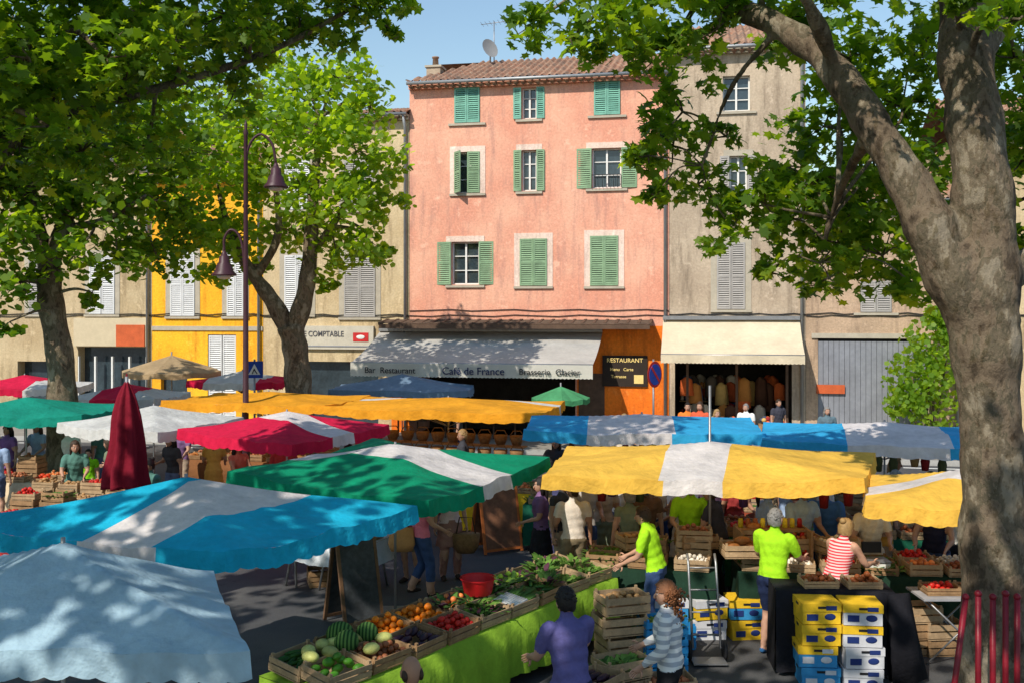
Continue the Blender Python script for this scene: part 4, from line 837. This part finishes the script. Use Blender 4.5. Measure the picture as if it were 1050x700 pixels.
person('stall_vendor',1.85,12.75,d2(70),1.72,NEON,JEAN,'brown','short',.25,sleeve=.8,**work(.98,.4),vox=.015)
person('stall_vendor',2.62,14.6,d2(175),1.76,NEON,BLK_,'dark','short',.05,sleeve=.8,**work(1.05,.3),vox=.015)
person('woman_shopper',1.12,15.4,d2(195),1.7,cloth((165,160,155)),JEAN,'blond','long',.05,sleeve=.4,leg=.5,fem=True,lh=(-.2,.25,1.1),rh=(.2,.28,1.12))
person('woman_shopper',1.45,15.8,d2(170),1.66,cloth((190,170,150)),cloth((110,120,100)),'dark','long',0,sleeve=.6,fem=True,skirt=.45)
person('woman_shopper',.82,16.6,d2(120),1.66,cloth((80,80,120)),cloth((80,80,120)),'brown','long',0,sleeve=.4,fem=True,skirt=.4)
person('man_shopper',2.0,15.0,d2(180),1.68,cloth((110,80,60)),KHA,'grey','short',.1,mask=LBL)
person('woman_shopper',3.2,15.9,d2(190),1.62,cloth((70,50,70)),BLK_,'dark','long',.1,fem=True)
person('man_shopper',3.0,14.4,d2(60),1.7,cloth((60,60,70)),BLK_,'brown','short',.2,**work(1.0,.4))
person('man_shopper',4.15,14.35,d2(200),1.74,cloth((170,190,205)),JEAN,'grey','short',.1,**work(1.05,.35))
person('man_shopper',4.6,14.6,d2(160),1.72,cloth((70,110,160)),NAVY,'dark','short',.15,**work(1.02,.35))
person('woman_shopper',4.98,13.85,d2(175),1.68,cloth((225,210,185)),WHT,'brown','short',.15,fem=True,sleeve=.7,hat=None,mask=WHT,**work(1.08,.35))
person('woman_shopper',5.85,13.75,d2(150),1.7,cloth((40,40,60)),JEAN,'dark','long',.2,fem=True,sleeve=.3,**work(1.02,.38))
person('man_shopper',5.5,14.9,d2(190),1.72,cloth((60,110,170)),BLK_,'grey','short',.1,mask=LBL)
person('woman_shopper',-1.35,14.7,d2(-60),1.68,PNK,JEAN,'brown','long',0,sleeve=.6,leg=1.6,fem=True,stride=.12,rh=(.2,.3,1.0))
person('woman_shopper',-.98,15.7,d2(200),1.66,cloth((215,190,190)),cloth((150,110,100)),'blond','long',0,fem=True,skirt=.55,sleeve=.4)
person('woman_shopper',-1.55,15.5,d2(150),1.62,cloth((180,60,70)),KHA,'dark','pony',0,fem=True,leg=.9)
person('woman_shopper',-11.35,22.4,d2(160),1.66,cloth((130,90,150)),cloth((120,85,140)),'dark','long',0,fem=True,skirt=.5,vox=.022)
person('child',-8.9,20.9,d2(190),1.32,NEOS,BLK_,'dark','short',0,vox=.022)
person('man_shopper',-9.7,21.8,d2(170),1.74,WHT,NAVY,'grey','short',.05,vox=.022)
person('man_shopper',-5.7,12.3,d2(90),1.74,cloth((150,60,50)),cloth((120,70,55)),'brown','short',0,leg=.9,vox=.022)
for (u,dd,yw,c,hc) in [(705,27.5,170,(220,120,50),'dark'),(718,27,150,(200,90,60),'brown'),(735,26.5,190,(215,170,150),'blond'),(765,28,150,(225,225,220),'grey'),(798,29.5,200,(60,60,70),'brown'),(848,27,180,(90,110,120),'grey'),(640,24,180,(200,190,170),'blond'),(470,27,90,(60,60,60),'dark')]:
    person('pedestrian',wx(u,dd),dd,d2(yw),random.uniform(1.6,1.78),cloth(c),NAVY,hc,'short' if dd>27 else 'long',0,vox=.024)
PAL=[(200,190,180),(70,80,120),(160,60,60),(110,120,100),(220,200,170),(60,60,66),(150,170,200),(190,110,90),(120,90,130),(230,225,215),(80,120,110),(200,150,70)]
BOT=[(50,60,95),(40,40,46),(140,125,100),(90,100,130),(170,150,130)]
cr=[(.45,15.4),(.75,15.0),(.9,14.5),(1.75,16.1),(2.3,15.8),(2.65,15.5),(3.55,15.9),(3.65,14.5),(5.0,15.7),(5.9,15.5),(6.4,14.2),(6.7,15.9),(4.4,15.9),(2.1,17.3),(3.0,17.2),(1.7,14.4),(.9,20.5),(-1.9,17.6),(-1.0,20.4),(1.2,17.6),(5.3,14.2),(5.6,17.6),(6.6,17.4),(4.8,17.7),
 (-9.2,22.4),(-7.0,20.6),(-10.2,19.6),(-8.0,20.0),(-10.9,22.9),(-7.4,22.2),(-6.3,21.0),(-5.4,19.6),(-4.5,19.6),(-12.1,22.9),(-8.6,19.6),(-6.2,17.2),(-3.0,18.2),(-9.8,18.1)]
for i,(x,y) in enumerate(cr):
    fem=random.random()<.55; c=cloth(random.choice(PAL)); sk_=random.choice((0,0,.5,.42)) if fem else 0
    arms=random.choice((dict(),work(1.02,.36),dict(lh=(-.2,.28,1.05)),dict(rh=(.22,.25,1.12))))
    person('woman_shopper' if fem else 'man_shopper',x,y,d2(random.choice((180,170,200,90,-80,150,10,230))),random.uniform(1.6,1.7) if fem else random.uniform(1.68,1.8),c,c if (sk_ and random.random()<.6) else cloth(random.choice(BOT)),random.choice(('brown','dark','blond','grey','dark')),random.choice(('long','pony','bun','long')) if fem else 'short',random.choice((0,.08,.15)),sleeve=random.choice((.3,.6,.75)),leg=random.choice((2.,2.,.9)),skirt=sk_,fem=fem,hy=random.uniform(-.5,.5),skin=random.choice((0,1)),hat=random.choice((None,None,None,cloth((215,200,160)))) if not fem else None,stride=random.choice((0,0,.12)),vox=.021,**arms)
b=MB(); x,y=-.72,15.55; b.tube([(x,y,.45),(x,y,.55),(x,y,.75)],[(.14,.09),(.2,.12),(.22,.14)],BK,16); b.tube([(x-.15,y,.75),(x-.1,y,1.0),(x+.1,y,1.0),(x+.15,y,.75)],.012,DWOOD,6); b.obj('shopping_basket')
b=MB(); x,y=-1.62,14.6; b.tube([(x,y,.7),(x,y,.8),(x,y,1.05)],[(.16,.06),(.2,.09),(.17,.05)],cloth((190,140,90)),14); b.tube([(x-.1,y,1.05),(x-.06,y,1.35),(x+.06,y,1.35),(x+.1,y,1.05)],.01,DWOOD,6); b.obj('tote_bag')
# ---------------------------------------------------------------- light, sky, camera
az=(-.50,-.70); el=math.radians(44); hz=math.hypot(*az); ts=Vector((az[0]/hz*math.cos(el),az[1]/hz*math.cos(el),math.sin(el)))
l=bpy.data.lights.new('sun','SUN'); l.energy=5.0; l.angle=math.radians(.5); l.color=(1,.93,.81); lo_=bpy.data.objects.new('sun',l); S.collection.objects.link(lo_); lo_.rotation_euler=ts.to_track_quat('Z','Y').to_euler(); lo_.location=(0,0,30)
w=bpy.data.worlds.new('World'); S.world=w; w.use_nodes=True; t=w.node_tree; bg=t.nodes['Background']; sky=t.nodes.new('ShaderNodeTexSky'); sky.sky_type='NISHITA'; sky.sun_disc=False; sky.sun_elevation=el; sky.sun_rotation=math.atan2(az[0],az[1]); sky.air_density=1.6; sky.dust_density=.4; sky.ozone_density=4.0
t.links.new(sky.outputs[0],bg.inputs[0]); bg.inputs[1].default_value=.15
cam=bpy.data.cameras.new('camera'); cam.lens=36*F/1050; cam.sensor_width=36; cam.shift_y=-30/1050; cam.clip_end=2000; co_=bpy.data.objects.new('camera',cam); S.collection.objects.link(co_); co_.location=(0,0,H0); co_.rotation_euler=(math.pi/2,0,0); S.camera=co_
S.view_settings.view_transform='Standard'; S.view_settings.look='None'; S.view_settings.exposure=0
